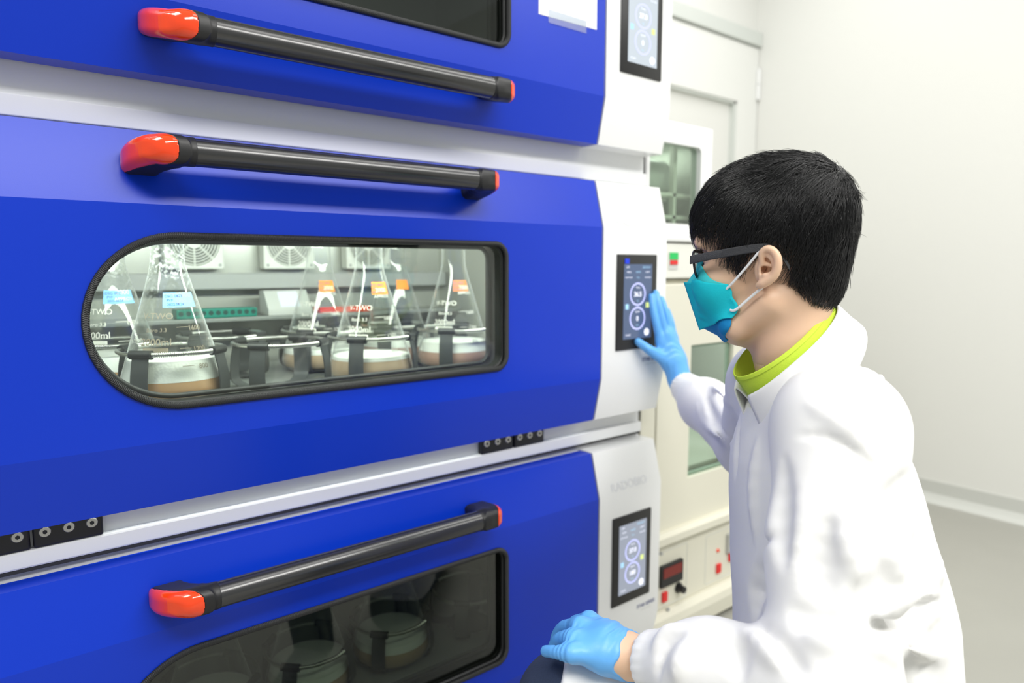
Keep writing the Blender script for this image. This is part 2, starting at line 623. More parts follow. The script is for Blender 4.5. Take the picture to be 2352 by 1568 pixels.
def sdf_mesh(f, lo, hi, h, coarse=6):
    """naive surface nets, evaluated only near the surface"""
    lo = np.asarray(lo, float); hi = np.asarray(hi, float)
    nb = np.ceil((hi - lo) / (h * coarse)).astype(int)
    n = nb * coarse
    # coarse pass at block centres
    ax = [lo[i] + (np.arange(nb[i]) + 0.5) * h * coarse for i in range(3)]
    G = np.stack(np.meshgrid(*ax, indexing='ij'), -1).reshape(-1, 3)
    d = f(G)
    act = np.abs(d) < h * coarse * 1.35
    vals = np.repeat(np.repeat(np.repeat(np.where(d > 0, 1.0, -1.0).reshape(nb), coarse, 0), coarse, 1), coarse, 2)
    idx = np.argwhere(act.reshape(nb))
    loc = np.stack(np.meshgrid(*[np.arange(coarse)] * 3, indexing='ij'), -1).reshape(-1, 3)
    allp = (idx[:, None, :] * coarse + loc[None]).reshape(-1, 3)
    for s in range(0, len(allp), 400000):
        q = allp[s:s + 400000]
        vals[q[:, 0], q[:, 1], q[:, 2]] = f(lo + q * h)
    inside = vals < 0
    # cells with a sign change
    c = [inside[i:n[0] - 1 + i, j:n[1] - 1 + j, k:n[2] - 1 + k] for i in (0, 1) for j in (0, 1) for k in (0, 1)]
    tot = sum(x.astype(np.int8) for x in c)
    cell = (tot > 0) & (tot < 8)
    ci = np.argwhere(cell)
    acc = np.zeros((len(ci), 3)); cnt = np.zeros(len(ci))
    corners = [(i, j, k) for i in (0, 1) for j in (0, 1) for k in (0, 1)]
    cv = {q: vals[ci[:, 0] + q[0], ci[:, 1] + q[1], ci[:, 2] + q[2]] for q in corners}
    for a in corners:
        for axis in range(3):
            if a[axis] == 0:
                b = list(a); b[axis] = 1; b = tuple(b)
                va, vb = cv[a], cv[b]
                m = (va < 0) != (vb < 0)
                t = va / np.where(m, va - vb, 1)
                pos = np.tile(np.array(a, float), (len(ci), 1)); pos[:, axis] = t
                acc[m] += pos[m]; cnt[m] += 1
    verts = lo + (ci + acc / np.maximum(cnt, 1)[:, None]) * h
    vid = -np.ones(cell.shape, int); vid[cell] = np.arange(len(ci))
    quads = []
    for axis in range(3):
        u, w = (axis + 1) % 3, (axis + 2) % 3
        sl0 = [slice(None)] * 3; sl1 = [slice(None)] * 3
        sl0[axis] = slice(0, n[axis] - 1); sl1[axis] = slice(1, n[axis])
        A, B = inside[tuple(sl0)], inside[tuple(sl1)]
        e = np.argwhere(A != B)
        ok = (e[:, u] > 0) & (e[:, w] > 0) & (e[:, u] < n[u] - 1) & (e[:, w] < n[w] - 1)
        e = e[ok]
        if not len(e): continue
        du = np.zeros(3, int); du[u] = 1; dw = np.zeros(3, int); dw[w] = 1
        g = lambda q: vid[q[:, 0], q[:, 1], q[:, 2]]
        q = np.stack([g(e - du - dw), g(e - dw), g(e), g(e - du)], 1)
        fl = ~A[e[:, 0], e[:, 1], e[:, 2]]
        q[fl] = q[fl][:, ::-1]
        quads.append(q)
    quads = np.concatenate(quads)
    quads = quads[(quads >= 0).all(1)]
    return verts, quads


def np_mesh(name, verts, faces, smooth=True):
    me = bpy.data.meshes.new(name)
    verts = np.asarray(verts, np.float32); faces = np.asarray(faces, np.int32)
    k = faces.shape[1]
    me.vertices.add(len(verts)); me.vertices.foreach_set('co', verts.ravel())
    me.loops.add(faces.size); me.loops.foreach_set('vertex_index', faces.ravel())
    me.polygons.add(len(faces)); me.polygons.foreach_set('loop_start', np.arange(0, faces.size, k, dtype=np.int32))
    me.polygons.foreach_set('use_smooth', np.full(len(faces), smooth))
    me.update(calc_edges=True); me.validate()
    return me


def join_np(parts):
    vs, fs, n = [], [], 0
    for v, f in parts:
        vs.append(v); fs.append(np.asarray(f) + n); n += len(v)
    return np.concatenate(vs), np.concatenate(fs)


def laplace(v, q, it=2, lam=0.5):
    v = v.copy()
    a = np.concatenate([q[:, [0, 1]], q[:, [1, 2]], q[:, [2, 3]], q[:, [3, 0]]])
    a = np.concatenate([a, a[:, ::-1]])
    deg = np.bincount(a[:, 0], minlength=len(v)).astype(float)
    for _ in range(it):
        s = np.zeros_like(v)
        for c in range(3): s[:, c] = np.bincount(a[:, 0], weights=v[a[:, 1], c], minlength=len(v))
        v += lam * (s / np.maximum(deg, 1)[:, None] - v)
    return v


def hit(f, px, py, d0=0.45, d1=1.9):
    """first surface point of a sculpt along a line of sight: where a fold or seam sits on it"""
    r = ray(px, py); D = d0
    for _ in range(200):
        p = CAM + r * D
        d = float(f(p[None])[0])
        if abs(d) < 3e-4: break
        D += d * 0.6 / np.linalg.norm(r)
        if D > d1: return None
    return CAM + r * D


# tubes of small count built in numpy (hair)
def strands_mesh(paths, rad, n=3):
    """paths: (S, K, 3); rad: (S, K)"""
    S, K, _ = paths.shape
    t = np.gradient(paths, axis=1); t /= np.maximum(np.linalg.norm(t, axis=2, keepdims=True), 1e-9)
    ref = np.tile(np.array([0.31, 0.52, 0.79]), (S, K, 1))
    u = np.cross(t, ref); u /= np.maximum(np.linalg.norm(u, axis=2, keepdims=True), 1e-9)
    w = np.cross(t, u)
    ang = 2 * PI * np.arange(n) / n
    v = paths[:, :, None] + rad[:, :, None, None] * (u[:, :, None] * np.cos(ang)[None, None, :, None] + w[:, :, None] * np.sin(ang)[None, None, :, None])
    idx = np.arange(S * K * n).reshape(S, K, n)
    q = np.stack([idx[:, :-1], np.roll(idx, -1, 2)[:, :-1], np.roll(idx, -1, 2)[:, 1:], idx[:, 1:]], -1).reshape(-1, 4)
    return v.reshape(-1, 3), q
# ------------------------------------------------------------------ the room
FZ = -0.006


def struct(name, bm, m, parent=None, smooth=False):
    o = obj(name, bm, m, parent, smooth)
    if parent is None: o['kind'] = 'structure'
    return o


WX, BY = 3.27, 1.03
bm = new(); box(bm, -3.0, WX + 0.1, -5.0, BY + 0.1, FZ - 0.1, FZ); struct('floor', bm, M['floor'])
bm = new(); box(bm, WX, WX + 0.1, -5.0, BY + 0.1, FZ, 3.0); struct('wall_right', bm, M['wall'])
bm = new(); box(bm, -3.0, 1.9, BY, BY + 0.1, FZ, 3.0); box(bm, 1.9, WX, BY, BY + 0.1, 2.2, 3.0); struct('wall_back', bm, M['wall'])
# coving where the right wall meets the floor
bm = new()
profile_x(bm, [(0, FZ), (0, 0.085), (-0.006, 0.085), (-0.008, 0.03), (-0.02, 0.012), (-0.045, FZ)], 0, 1)
for v in bm.verts:
    x, y, z = v.co
    v.co = Vector((WX + y, -5.0 + x * (BY + 5.0), z))
struct('baseboard_right', bm, M['baseboard'])
# door in the back wall: leaf with a glazed opening, head trim above, hinge on the right
bm = new()
ol = [(1.9, FZ), (WX - 0.005, FZ), (WX - 0.005, 2.13), (1.9, 2.13)]
prism(bm, ol, BY - 0.02, BY + 0.03)
bh = new(); prism(bh, [(2.15, 1.0), (3.09, 1.0), (3.09, 1.845), (2.15, 1.845)], BY - 0.1, BY + 0.1)
me = boolean(bm, bh, [M['doorwhite']])
d1 = link('door_1', me); d1['kind'] = 'structure'
bm = new()
for a in ((2.15, 3.09, 1.833, 1.845), (2.15, 3.09, 1.0, 1.012)):
    box(bm, a[0], a[1], BY - 0.012, BY + 0.03, a[2], a[3])
box(bm, 3.075, 3.09, BY - 0.012, BY + 0.03, 1.0, 1.845); box(bm, 2.15, 2.165, BY - 0.012, BY + 0.03, 1.0, 1.845)
obj('window_frame', bm, M['trimgrey'], d1)
bm = new(); box(bm, 2.165, 3.075, BY + 0.012, BY + 0.02, 1.012, 1.833)
obj('window_panel', bm, M['wall'], d1)
for zc in (1.95, 0.35):
    bm = new()
    cyl(bm, (WX - 0.012, BY - 0.028, zc - 0.075), (0, 0, 1), 0.011, 0.075, 16)
    cyl(bm, (WX - 0.012, BY - 0.028, zc + 0.002), (0, 0, 1), 0.011, 0.075, 16)
    obj('hinge', bm, M['panelwhite'], d1, autosmooth=0.6)
bm = new(); box(bm, 1.9, WX, BY - 0.035, BY + 0.02, 2.137, 2.205, 0.004); struct('trim_1', bm, M['trimgrey'])
# ------------------------------------------------------------------ stacked shaker incubators
DX0, DX1 = -0.115, 1.09            # door
UX0, UX1 = -0.14, 1.306            # cabinet
YC = 0.075                         # cabinet front face
D_BOT, D_F2, D_F1, D_TOP = 0.067, 0.164, 0.4985, 0.600   # heights on the door: bottom edge, facet lines, top edge


def face_prof(yb=0.060, dz=0.0):
    return [(yb, D_BOT), (0.021, D_BOT), (0.0, D_F2), (0.0, D_F1), (0.026, D_TOP), (yb, D_TOP)]


def win_outline(inset=0.0, x0=0.119, x1=0.824, z0=0.214, z1=0.456):
    h = (z1 - z0) / 2 - inset
    return loop_outline([(x0 + inset, z0 + inset, h * 0.995), (x1 - inset, z0 + inset, 0.026 - inset * 0.5), (x1 - inset, z1 - inset, 0.026 - inset * 0.5), (x0 + inset, z1 - inset, h * 0.995)], 14)


_bracket_cache = {}


def bracket_meshes(side, tilt):
    """end bracket (black) and its outer cap (orange), carved: a = inwards along the bar, b = out from the door, c = up"""
    key = (side, tilt)
    if key in _bracket_cache: return _bracket_cache[key]
    inn = 0.080 if side < 0 else 0.060
    outer = [(0.0010, -0.001), (0.0000, 0.012), (0.0010, 0.028), (0.0060, 0.046), (0.0165, 0.064), (0.031, 0.077), (0.050, 0.0845)]
    inner = [(0.070, 0.0845), (0.072, 0.0455), (0.064, 0.0400), (0.0555, 0.028), (0.0500, 0.012), (0.0490, -0.001)]
    if side > 0:
        outer = [(0.0010, -0.001), (0.0000, 0.012), (0.0000, 0.030), (0.0010, 0.050), (0.0050, 0.066), (0.0130, 0.078), (0.0240, 0.0845)]
        inner = [(0.056, 0.0845), (0.058, 0.0455), (0.054, 0.0400), (0.0495, 0.028), (0.0465, 0.012), (0.0460, -0.001)]
    body = poly2d([tuple(q) for q in catmull([np.array(t) for t in outer], 4)] + inner)
    if side < 0:
        reg = poly2d([(-0.03, -0.02), (0.004, -0.02), (0.004, 0.0), (0.007, 0.017), (0.014, 0.036), (0.027, 0.054), (0.043, 0.070), (0.061, 0.090), (0.061, 0.13), (-0.03, 0.13)])
    else:
        reg = poly2d([(-0.03, -0.02), (0.0030, -0.02), (0.0035, 0.0), (0.0045, 0.020), (0.0070, 0.040), (0.0120, 0.058), (0.0200, 0.075), (0.0310, 0.090), (0.0310, 0.13), (-0.03, 0.13)])
    cyl_ = f_cap((0.045, 0.065, 0), (inn + 0.03, 0.065, 0), 0.0196, 0.0196)
    def solid(p):
        q = p.copy(); q[:, 2] += tilt * np.clip(1 - p[:, 1] / 0.062, 0, 1)
        r = 0.0125
        w = np.stack([body(q[:, :2]) + r, np.abs(q[:, 2]) - 0.0190 + r], 1)
        blk = np.linalg.norm(np.maximum(w, 0), axis=1) + np.minimum(w.max(1), 0) - r
        d = smin(blk, cyl_(p), 0.005)
        return np.maximum(np.maximum(d, p[:, 0] - inn), -p[:, 1])
    out = []
    for f in (lambda p: np.maximum(solid(p), -reg(p[:, :2]) + 0.00005), lambda p: np.maximum(solid(p), reg(p[:, :2]) + 0.00005)):
        v, q = sdf_mesh(f, (-0.006, -0.006, -0.042), (0.092, 0.094, 0.042), 0.00075)
        out.append((laplace(v, q, 2, 0.4), q))
    _bracket_cache[key] = out
    return out


def handle(root, zc, dx, door_y, tilt):
    """black bar on two end brackets with orange outer caps; door_y(z) gives the door surface"""
    X0, X1 = 0.1725 + dx, 0.7755 + dx
    yd = door_y(zc) + 0.0008
    yb = yd - 0.065
    h = empty('handle'); h.parent = root
    bm = new()
    tube(bm, [(X0 + 0.0798, yb, zc), (X1 - 0.0598, yb, zc)], 0.0188, n=48)
    obj('bar', bm, M['bar'], h, autosmooth=0.6)
    for side, xo in ((-1, X0), (1, X1)):
        for (v, q), nm, mm in zip(bracket_meshes(side, tilt), ('bracket', 'end_cap'), ('black', 'orange')):
            w = np.stack([xo - side * v[:, 0], yd - v[:, 1], zc + v[:, 2]], 1)
            o = link(nm, np_mesh(nm, w, q if side < 0 else q), M[mm], h)
            # keep creases crisp
            o.data.polygons.foreach_set('use_smooth', np.ones(len(o.data.polygons), bool))
            if nm == 'end_cap': o['label'] = 'glossy orange end cap'
    return h


def control_panel(root, temp, speed, bright, named=True):
    cp = empty('control_panel'); cp.parent = root
    bm = new()
    x0, x1 = 1.0955, 1.3095
    profile_x(bm, face_prof(YC + 0.002), x0, x1)
    # the outer long edge is rounded, the rest eased
    es = [e for e in bm.edges if len(e.link_faces) == 2 and e.calc_face_angle(0) > 0.5 and min(v.co.y for v in e.verts) < YC]
    bmesh.ops.bevel(bm, geom=es, offset=0.007, segments=4, profile=0.5, affect='EDGES', clamp_overlap=True)
    obj('housing', bm, M['panelwhite'], cp, autosmooth=0.35)
    bm = new(); box(bm, 1.1375, 1.272, -0.004, 0.003, 0.223, 0.4405, 0.002)
    scr = obj('screen_bezel', bm, M['black'], cp, autosmooth=0.5)
    # lit display
    sx0, sx1, sz0, sz1 = 1.158, 1.2535, 0.2475, 0.4185
    bm = new(); box(bm, sx0, sx1, -0.0048, -0.0038, sz0, sz1)
    obj('display', bm, M['scr_' + bright], scr)
    yq = -0.0053
    cx = (sx0 + sx1) / 2 - 0.001
    for zr_ in (0.350, 0.2945):
        bm = new(); ring_flat(bm, cx, zr_, 0.0268, 0.0226, yq)
        obj('dial_ring', bm, M['scr_ring'], scr)
    def pl(ox, oz):
        return lambda x, y: (ox + x, yq, oz + y)
    def word(name, m, *a, **k):
        bm = new(); text_on(bm, *a, **k); obj(name, bm, m, scr)
    word('temperature_reading', M['scr_white'], temp, 0.0150, pl(cx, 0.3495), bold=0.0004)
    word('speed_reading', M['scr_white'], speed, 0.0150, pl(cx, 0.2935), bold=0.0004)
    for s_, sz_, x_, z_ in (('Temp.', 0.0062, cx, 0.3655), ('Speed', 0.0062, cx, 0.310), ('OFF', 0.0058, sx0 + 0.012, 0.4115), ('START', 0.006, sx0 + 0.016, 0.2565),
                            ('PROG', 0.0052, sx0 + 0.016, 0.4005), ('LIGHT', 0.0052, sx1 - 0.016, 0.4005), ('START 00:00', 0.0045, sx0 + 0.015, 0.388), ('END 00:00', 0.0045, sx1 - 0.015, 0.388)):
        word('screen_text', M['scr_white'], s_, sz_, pl(x_, z_))
    for s_, sz_, x_, z_ in (('2022.08.24', 0.0062, sx1 - 0.021, 0.4115), ('HOME', 0.0058, cx, 0.4005), ('\u2103', 0.0062, cx, 0.334), ('rpm', 0.0056, cx, 0.279), ('Time', 0.005, cx, 0.388)):
        word('screen_text', M['scr_cyan'], s_, sz_, pl(x_, z_))
    n = 24
    bm = new()
    bm.faces.new([bm.verts.new((sx1 - 0.016 + 0.0085 * math.cos(2 * PI * k / n), yq, 0.2615 + 0.0085 * math.sin(2 * PI * k / n))) for k in range(n)])
    obj('screen_button', bm, M['scr_white'], scr)
    bm = new(); box(bm, sx0 + 0.006, sx0 + 0.016, yq, yq + 0.0004, 0.316, 0.328)
    obj('screen_icon', bm, M['scr_cyan'], scr)
    bm = new(); box(bm, sx1 - 0.020, sx1 - 0.009, yq, yq + 0.0004, 0.318, 0.330)
    obj('screen_icon', bm, M['scr_yellow'], scr)
    # maker's name above, series name below
    if not named: return cp
    bm = new()
    text_on(bm, 'RADOBIO', 0.028, lambda x, y: (1.197 + x, 0.0072 + (0.5115 + y - D_F1) * 0.2562 - 0.0078, 0.513 + y))
    obj('brand_lettering', bm, M['ghost'], cp)
    bm = new()
    text_on(bm, 'STAB SERIES', 0.0125, lambda x, y: (1.2625 + x, -0.0006, 0.1955 + y), bold=0.0001)
    obj('series_lettering', bm, M['navy'], cp)
    bm = new()
    text_on(bm, 'Incubator Shaker', 0.0055, lambda x, y: (1.2625 + x, -0.0006, 0.1845 + y))
    obj('series_lettering', bm, M['lgrey'], cp)
    return cp


def incubator(zb, label, flip, temp, speed, bright, lit, hz, hdx):
    root = empty('shaker_incubator', (0, 0, zb))
    tag(root, label, 'incubator', 'stacked shaker incubators')
    # cabinet: outer shell, front frame, and the working chamber
    bm = new()
    t = 0.012; yb = 0.80; zt = 0.6075
    for b in ((UX0, UX1, YC, yb, 0.0005, 0.03), (UX0, UX1, YC, yb, zt - 0.028, zt), (UX0, UX0 + 0.06, YC, yb, 0.03, zt - 0.028), (1.06, UX1, YC, yb, 0.03, zt - 0.028), (UX0 + 0.06, 1.06, yb - 0.05, yb, 0.03, zt - 0.028)):
        box(bm, *b)
    # front frame lips around the opening
    for b in ((UX0, UX1, YC - 0.001, YC + 0.02, 0.012, 0.11), (UX0, UX1, YC - 0.001, YC + 0.02, 0.55, zt - 0.002)):
        box(bm, *b)
    box(bm, UX0, UX1, YC - 0.012, YC + 0.02, -0.0022 if flip else 0.0005, 0.026, 0.0015 if flip else 0.003)
    obj('cabinet', bm, M['white'], root)
    # chamber liner, open to the front
    cx0, cx1, cy1, cz0, cz1 = -0.06, 1.05, 0.60, 0.13, 0.53
    bm = new()
    for b in ((cx0, cx1, YC, cy1, cz0 - 0.004, cz0), (cx0, cx1, YC, cy1, cz1, cz1 + 0.004), (cx0 - 0.004, cx0, YC, cy1, cz0, cz1), (cx1, cx1 + 0.004, YC, cy1, cz0, cz1), (cx0, cx1, cy1, cy1 + 0.004, cz0, cz1)):
        box(bm, *b)
    obj('chamber_liner', bm, M['chamber'] if lit else M['chamber_shaded'], root)
    if True:  # real strip in the lit chamber; faint added fill in the other two
        d = bpy.data.lights.new('chamber_lamp_and_fill', 'AREA'); d.shape = 'RECTANGLE'; d.size, d.size_y = 1.0, 0.04; d.energy = 4.6 if lit else (0.5 if flip else 0.14); d.color = (0.95, 1.0, 0.93)
        lo = bpy.data.objects.new('chamber_lamp_and_fill', d); COL.objects.link(lo); lo.location = (0.5, 0.082, zb + 0.515); lo.rotation_euler = (0.75, 0, 0)
    # shaker tray
    bm = new()
    box(bm, -0.03, 1.02, 0.10, 0.58, 0.180, 0.188, 0.002)
    box(bm, -0.03, 1.02, 0.10, 0.104, 0.188, 0.198)
    obj('shaker_tray', bm, M['tray'], root)
    # door
    bm = new(); profile_x(bm, face_prof(0.060), DX0, DX1)
    es = [e for e in bm.edges if len(e.link_faces) == 2 and e.calc_face_angle(0) > 0.5]
    bmesh.ops.bevel(bm, geom=es, offset=0.0018, segments=2, profile=0.5, affect='EDGES')
    wx = dict(x0=0.119, x1=0.824) if not flip else dict(x0=0.119, x1=0.830)
    cut = new(); prism(cut, win_outline(0.0, **wx), -0.1, 0.2, mi=1)
    me = boolean(bm, cut, [M['blue'], M['hole']])
    door = link('door', me, None, root)
    # gasket trim round the window
    bm = new()
    ol = win_outline(-0.0005, **wx)
    pts = [(x, -0.0012, z) for x, z in ol]
    dense = []
    for i in range(len(pts)):
        a, b = np.array(pts[i]), np.array(pts[(i + 1) % len(pts)])
        k = max(1, int(np.linalg.norm(b - a) / 0.01))
        dense += [tuple(a + (b - a) * q / k) for q in range(k)]
    tube(bm, dense, 1.0, n=16, closed=True, flat=(0.0044, 0.0050), up=(0, -1, 0), uvs=True)
    obj('window_gasket', bm, M['braid'], door, smooth=True)
    bm = new()
    ol = win_outline(0.006, **wx)
    tube(bm, [(x, 0.052, z) for x, z in ol], 1.0, n=10, closed=True, flat=(0.006, 0.004), up=(0, -1, 0))
    tube(bm, [(x, 0.010, z) for x, z in win_outline(0.002, **wx)], 1.0, n=10, closed=True, flat=(0.004, 0.003), up=(0, -1, 0))
    obj('inner_seal', bm, M['hole'], door, smooth=True)
    bm = new(); prism(bm, win_outline(0.002, **wx), 0.014, 0.0146)
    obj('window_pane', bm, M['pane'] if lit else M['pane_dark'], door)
    # handle
    def dy(z):
        if z > D_F1: return (z - D_F1) / (D_TOP - D_F1) * 0.026
        if z < D_F2: return (D_F2 - z) / (D_F2 - D_BOT) * 0.021
        return 0.0
    handle(door, hz, hdx, dy, -0.014 if flip else (0.012 if lit else 0.007))
    # hinge plates below the door
    if not flip:
        for hx0, hx1 in ((-0.04, 0.044), (0.047, 0.131), (0.808, 0.892), (0.896, 0.980)):
            bm = new(); box(bm, hx0, hx1, 0.062, YC, 0.026, 0.092, 0.0035, 3)
            h = obj('hinge', bm, M['black'], root, autosmooth=0.6)
            for k in range(3):
                sx = hx0 + (0.014 if True else 0) + k * 0.028
                bm = new()
                cyl(bm, (sx, 0.0625, 0.0475), (0, -1, 0), 0.0078, 0.0018, 24, 0.0066)
                sc = obj('screw', bm, M['screwsteel'], h, autosmooth=0.5)
                bm = new()
                cyl(bm, (sx, 0.0606, 0.0475), (0, -1, 0), 0.0030, 0.0003, 6)
                for v in bm.verts: pass
                me2 = bpy.data.meshes.new('socket'); bm.to_mesh(me2); bm.free()
                # hex socket joined into the screw mesh
                b2 = new(); b2.from_mesh(sc.data); n0 = len(b2.faces); b2.from_mesh(me2); b2.faces.ensure_lookup_table()
                for f in b2.faces[n0:]: f.material_index = 1
                b2.to_mesh(sc.data); b2.free(); sc.data.materials.append(M['dark'])
    control_panel(root, temp, speed, bright, not flip)
    return root


def emis(name, c, s, coat=0.5):
    m = mat(name, tuple(q * 0.25 for q in c), rough=0.15, emit=c, estr=s)
    return m


M['scr_grey'] = emis('display_grey', (0.30, 0.33, 0.40), 0.75)
M['scr_pale'] = emis('display_pale', (0.42, 0.47, 0.52), 0.9)
M['scr_blue'] = emis('display_dark_blue', (0.075, 0.11, 0.20), 0.8)
M['scr_ring'] = emis('display_ring', (0.52, 0.55, 0.95), 0.9)
M['scr_white'] = emis('display_white', (0.85, 0.87, 1.0), 1.0)
M['scr_cyan'] = emis('display_cyan', (0.35, 0.62, 0.85), 0.9)
M['scr_yellow'] = emis('display_yellow', (0.62, 0.72, 0.25), 0.9)
M['chamber_shaded'] = mat('chamber_steel_shaded', (0.34, 0.35, 0.33), rough=0.3, metal=0.3)  # darker copy of the chamber steel, unlit chambers' shade put into its colour

Z_B, Z_M, Z_T = -0.005, 0.607, 1.217
inc_b = incubator(Z_B, 'blue and white shaker incubator at the bottom of the stack, dark window, screen reading 180', False, '37.0', '180', 'grey', False, 0.552, 0.002)
inc_m = incubator(Z_M, 'blue and white shaker incubator in the middle of the stack, lit window full of flasks', False, '36.5', '0', 'blue', True, 0.5665, 0.0)
inc_t = incubator(Z_T, 'blue and white shaker incubator at the top of the stack, handle below its window', True, '37.0', '0', 'pale', False, 0.117, 0.030)
bm = new(); box(bm, UX0 + 0.004, UX1 - 0.004, 0.0650, 0.085, -0.0045, 0.0004)
obj('seam_shade_strip', bm, M['dark'], inc_m)  # dark strip put in for the shade in the gap between units
# the blue film tab on the middle screen
bm = new(); box(bm, 1.160, 1.174, -0.0052, -0.0042, 0.4195, 0.431)
for ch in inc_m.children:
    if ch.name.startswith('control_panel'):
        for q in ch.children:
            if q.name.startswith('screen_bezel'):
                o = obj('film_tab', bm, mat('blue_film', (0.0, 0.04, 0.75), rough=0.3), q)

# fans, and a ledge for solid copies of reflected kit, in the lit middle chamber
for i, fx in enumerate((0.185, 0.395, 0.607, 0.815)):
    f = empty('fan'); f.parent = inc_m; f.location = (fx, 0.56, 0.469)
    bm = new()
    box(bm, -0.062, 0.062, 0.0, 0.036, -0.062, 0.062, 0.004)
    cutb = new(); prism(cutb, [(0.0545 * math.cos(2 * PI * k / 48), 0.0545 * math.sin(2 * PI * k / 48)) for k in range(48)], -0.1, 0.028)
    fr = link('fan_frame', boolean(bm, cutb, [M['fan']]), None, f)
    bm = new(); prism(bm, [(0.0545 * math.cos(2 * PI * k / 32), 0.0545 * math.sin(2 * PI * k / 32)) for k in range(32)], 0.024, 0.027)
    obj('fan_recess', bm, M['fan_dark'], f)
    bm = new()
    for r in (0.0515, 0.0455, 0.0395, 0.0335, 0.0275, 0.0215):
        tube(bm, [(r * math.cos(2 * PI * k / 40), 0.002, r * math.sin(2 * PI * k / 40)) for k in range(40)], 0.0017, n=6, closed=True)
    prism(bm, [(0.017 * math.cos(2 * PI * k / 24), 0.017 * math.sin(2 * PI * k / 24)) for k in range(24)], 0.0, 0.006)
    for k in range(8):
        a = PI / 4 * k
        tube(bm, [(0.015 * math.cos(a), 0.003, 0.015 * math.sin(a)), (0.055 * math.cos(a), 0.003, 0.055 * math.sin(a))], 0.0022, n=6)
    obj('fan_grille', bm, M['fan'], f)
    for sx in (-1, 1):
        for sz in (-1, 1):
            bm = new(); cyl(bm, (sx * 0.0525, 0.0002, sz * 0.0525), (0, -1, 0), 0.0036, 0.0008, 12)
            obj('fan_screw', bm, M['grey'], f)
bm = new(); box(bm, -0.05, 1.04, 0.545, 0.60, 0.362, 0.398, 0.003)
o = obj('air_duct', bm, M['grey'], inc_m)
bm = new(); box(bm, -0.05, 1.04, 0.475, 0.60, 0.295, 0.303, 0.001)
o = obj('rear_ledge', bm, M['tray'], inc_m)
# ------------------------------------------------------------------ flasks and spring clamps
PROF = [(0.0, 0.004), (0.060, 0.0), (0.073, 0.002), (0.0800, 0.008), (0.0830, 0.018), (0.0825, 0.027), (0.0795, 0.040), (0.0735, 0.060), (0.0475, 0.150), (0.0330, 0.200), (0.0285, 0.218), (0.0262, 0.234), (0.0258, 0.268), (0.0285, 0.276), (0.0292, 0.282), (0.0265, 0.284)]
_P = catmull([(r, z) for r, z in PROF], 4)
_Pz = np.array([p[1] for p in _P][6:]); _Pr = np.array([p[0] for p in _P][6:])


def fr(z):
    return float(np.interp(z, _Pz, _Pr))


def flask(x, y, z, label, group, dew, liquid, z_liq, z_foam, tape, tape_ang, ang, text_mat, plain=False):
    root = empty('erlenmeyer_flask', (x, y, z))
    tag(root, label, 'flask', group)
    bm = new(); lathe(bm, [tuple(p) for p in _P], 56)
    obj('glass_body', bm, M['flask_dew'] if dew else M['flask'], root, smooth=True)
    bm = new()
    zs = [q for q in np.linspace(0.004, z_liq, 10)]
    lathe(bm, [(0.0, 0.0035)] + [(max(0.055, fr(q) - 0.002) if q > 0.006 else 0.066, q) for q in zs] + [(0.0, z_liq)], 48)
    obj('culture', bm, liquid, root, smooth=False, autosmooth=0.9)
    if z_foam > z_liq:
        bm = new()
        zs = np.linspace(z_liq, z_foam, 8)
        top = z_foam
        lathe(bm, [(0.0, z_liq + 0.0002)] + [(fr(q) - 0.0018, q + 0.0002) for q in zs] + [(fr(top) - 0.006, top + 0.001), (0.0, top + 0.0005)], 48)
        obj('foam', bm, M['foam'], root, autosmooth=0.9)
    def on_cone(a0, z0, off=0.0006):
        def pl(u, v):
            r = fr(z0 + v) + off
            a = a0 + u / fr(z0)
            return (r * math.cos(a), r * math.sin(a), z0 + v)
        return pl
    if tape:
        tm, w, h, tz = tape
        bm = new()
        n = 10
        pl = on_cone(tape_ang, tz, 0.0008); pl2 = on_cone(tape_ang, tz, 0.0004)
        for (fn, rev) in ((pl, False), (pl2, True)):
            g = [[bm.verts.new(fn((i / n - 0.5) * w, (j / 2 - 0.5) * h)) for j in range(3)] for i in range(n + 1)]
            for i in range(n):
                for j in range(2):
                    bm.faces.new((g[i][j], g[i + 1][j], g[i + 1][j + 1], g[i][j + 1]))
        tp = obj('tape_label', bm, tm, root, smooth=True)
        if not plain:
            bm = new()
            for s, sz, ox, oz in (('DSG 0823', 0.0062, -w * 0.18, h * 0.26), ('PVF', 0.006, -w * 0.30, -h * 0.02), ('2022.08.24', 0.0056, -w * 0.14, -h * 0.30)):
                q = on_cone(tape_ang + ox / fr(tz), tz + oz, 0.0012)
                text_on(bm, s, sz, lambda u, v, q=q: q(u, v))
            obj('handwriting', bm, M['ink_blue'], tp)
    if not plain:
        bm = new()
        for s, sz, da, zz in (('1600', 0.011, 0.62, 0.122), ('1200', 0.011, 0.62, 0.088), ('800', 0.011, 0.62, 0.060), ('2000', 0.012, 0.52, 0.176), ('APPROX', 0.0085, 0.52, 0.164),
                              ('V-TWO', 0.014, -0.42, 0.142), ('Boro 3.3', 0.009, -0.42, 0.120), ('2000ml', 0.016, -0.42, 0.101)):
            a = ang + da
            pl = on_cone(a, zz, 0.0009)
            text_on(bm, s, sz, lambda u, v, pl=pl: pl(u, v), bold=0.0)
        for zz in (0.124, 0.090, 0.062):
            pl = on_cone(ang + 0.28, zz, 0.0009)
            vs = [bm.verts.new(pl(u, v)) for u, v in ((-0.009, 0), (0.009, 0), (0.009, 0.0008), (-0.009, 0.0008))]
            bm.faces.new(vs)
        vs = []
        pl = on_cone(ang - 0.42, 0.088, 0.0009)
        bm.faces.new([bm.verts.new(pl(u, v)) for u, v in ((-0.020, -0.004), (0.020, -0.004), (0.020, 0.004), (-0.020, 0.004))])
        obj('printed_scale', bm, text_mat, root)
    return root


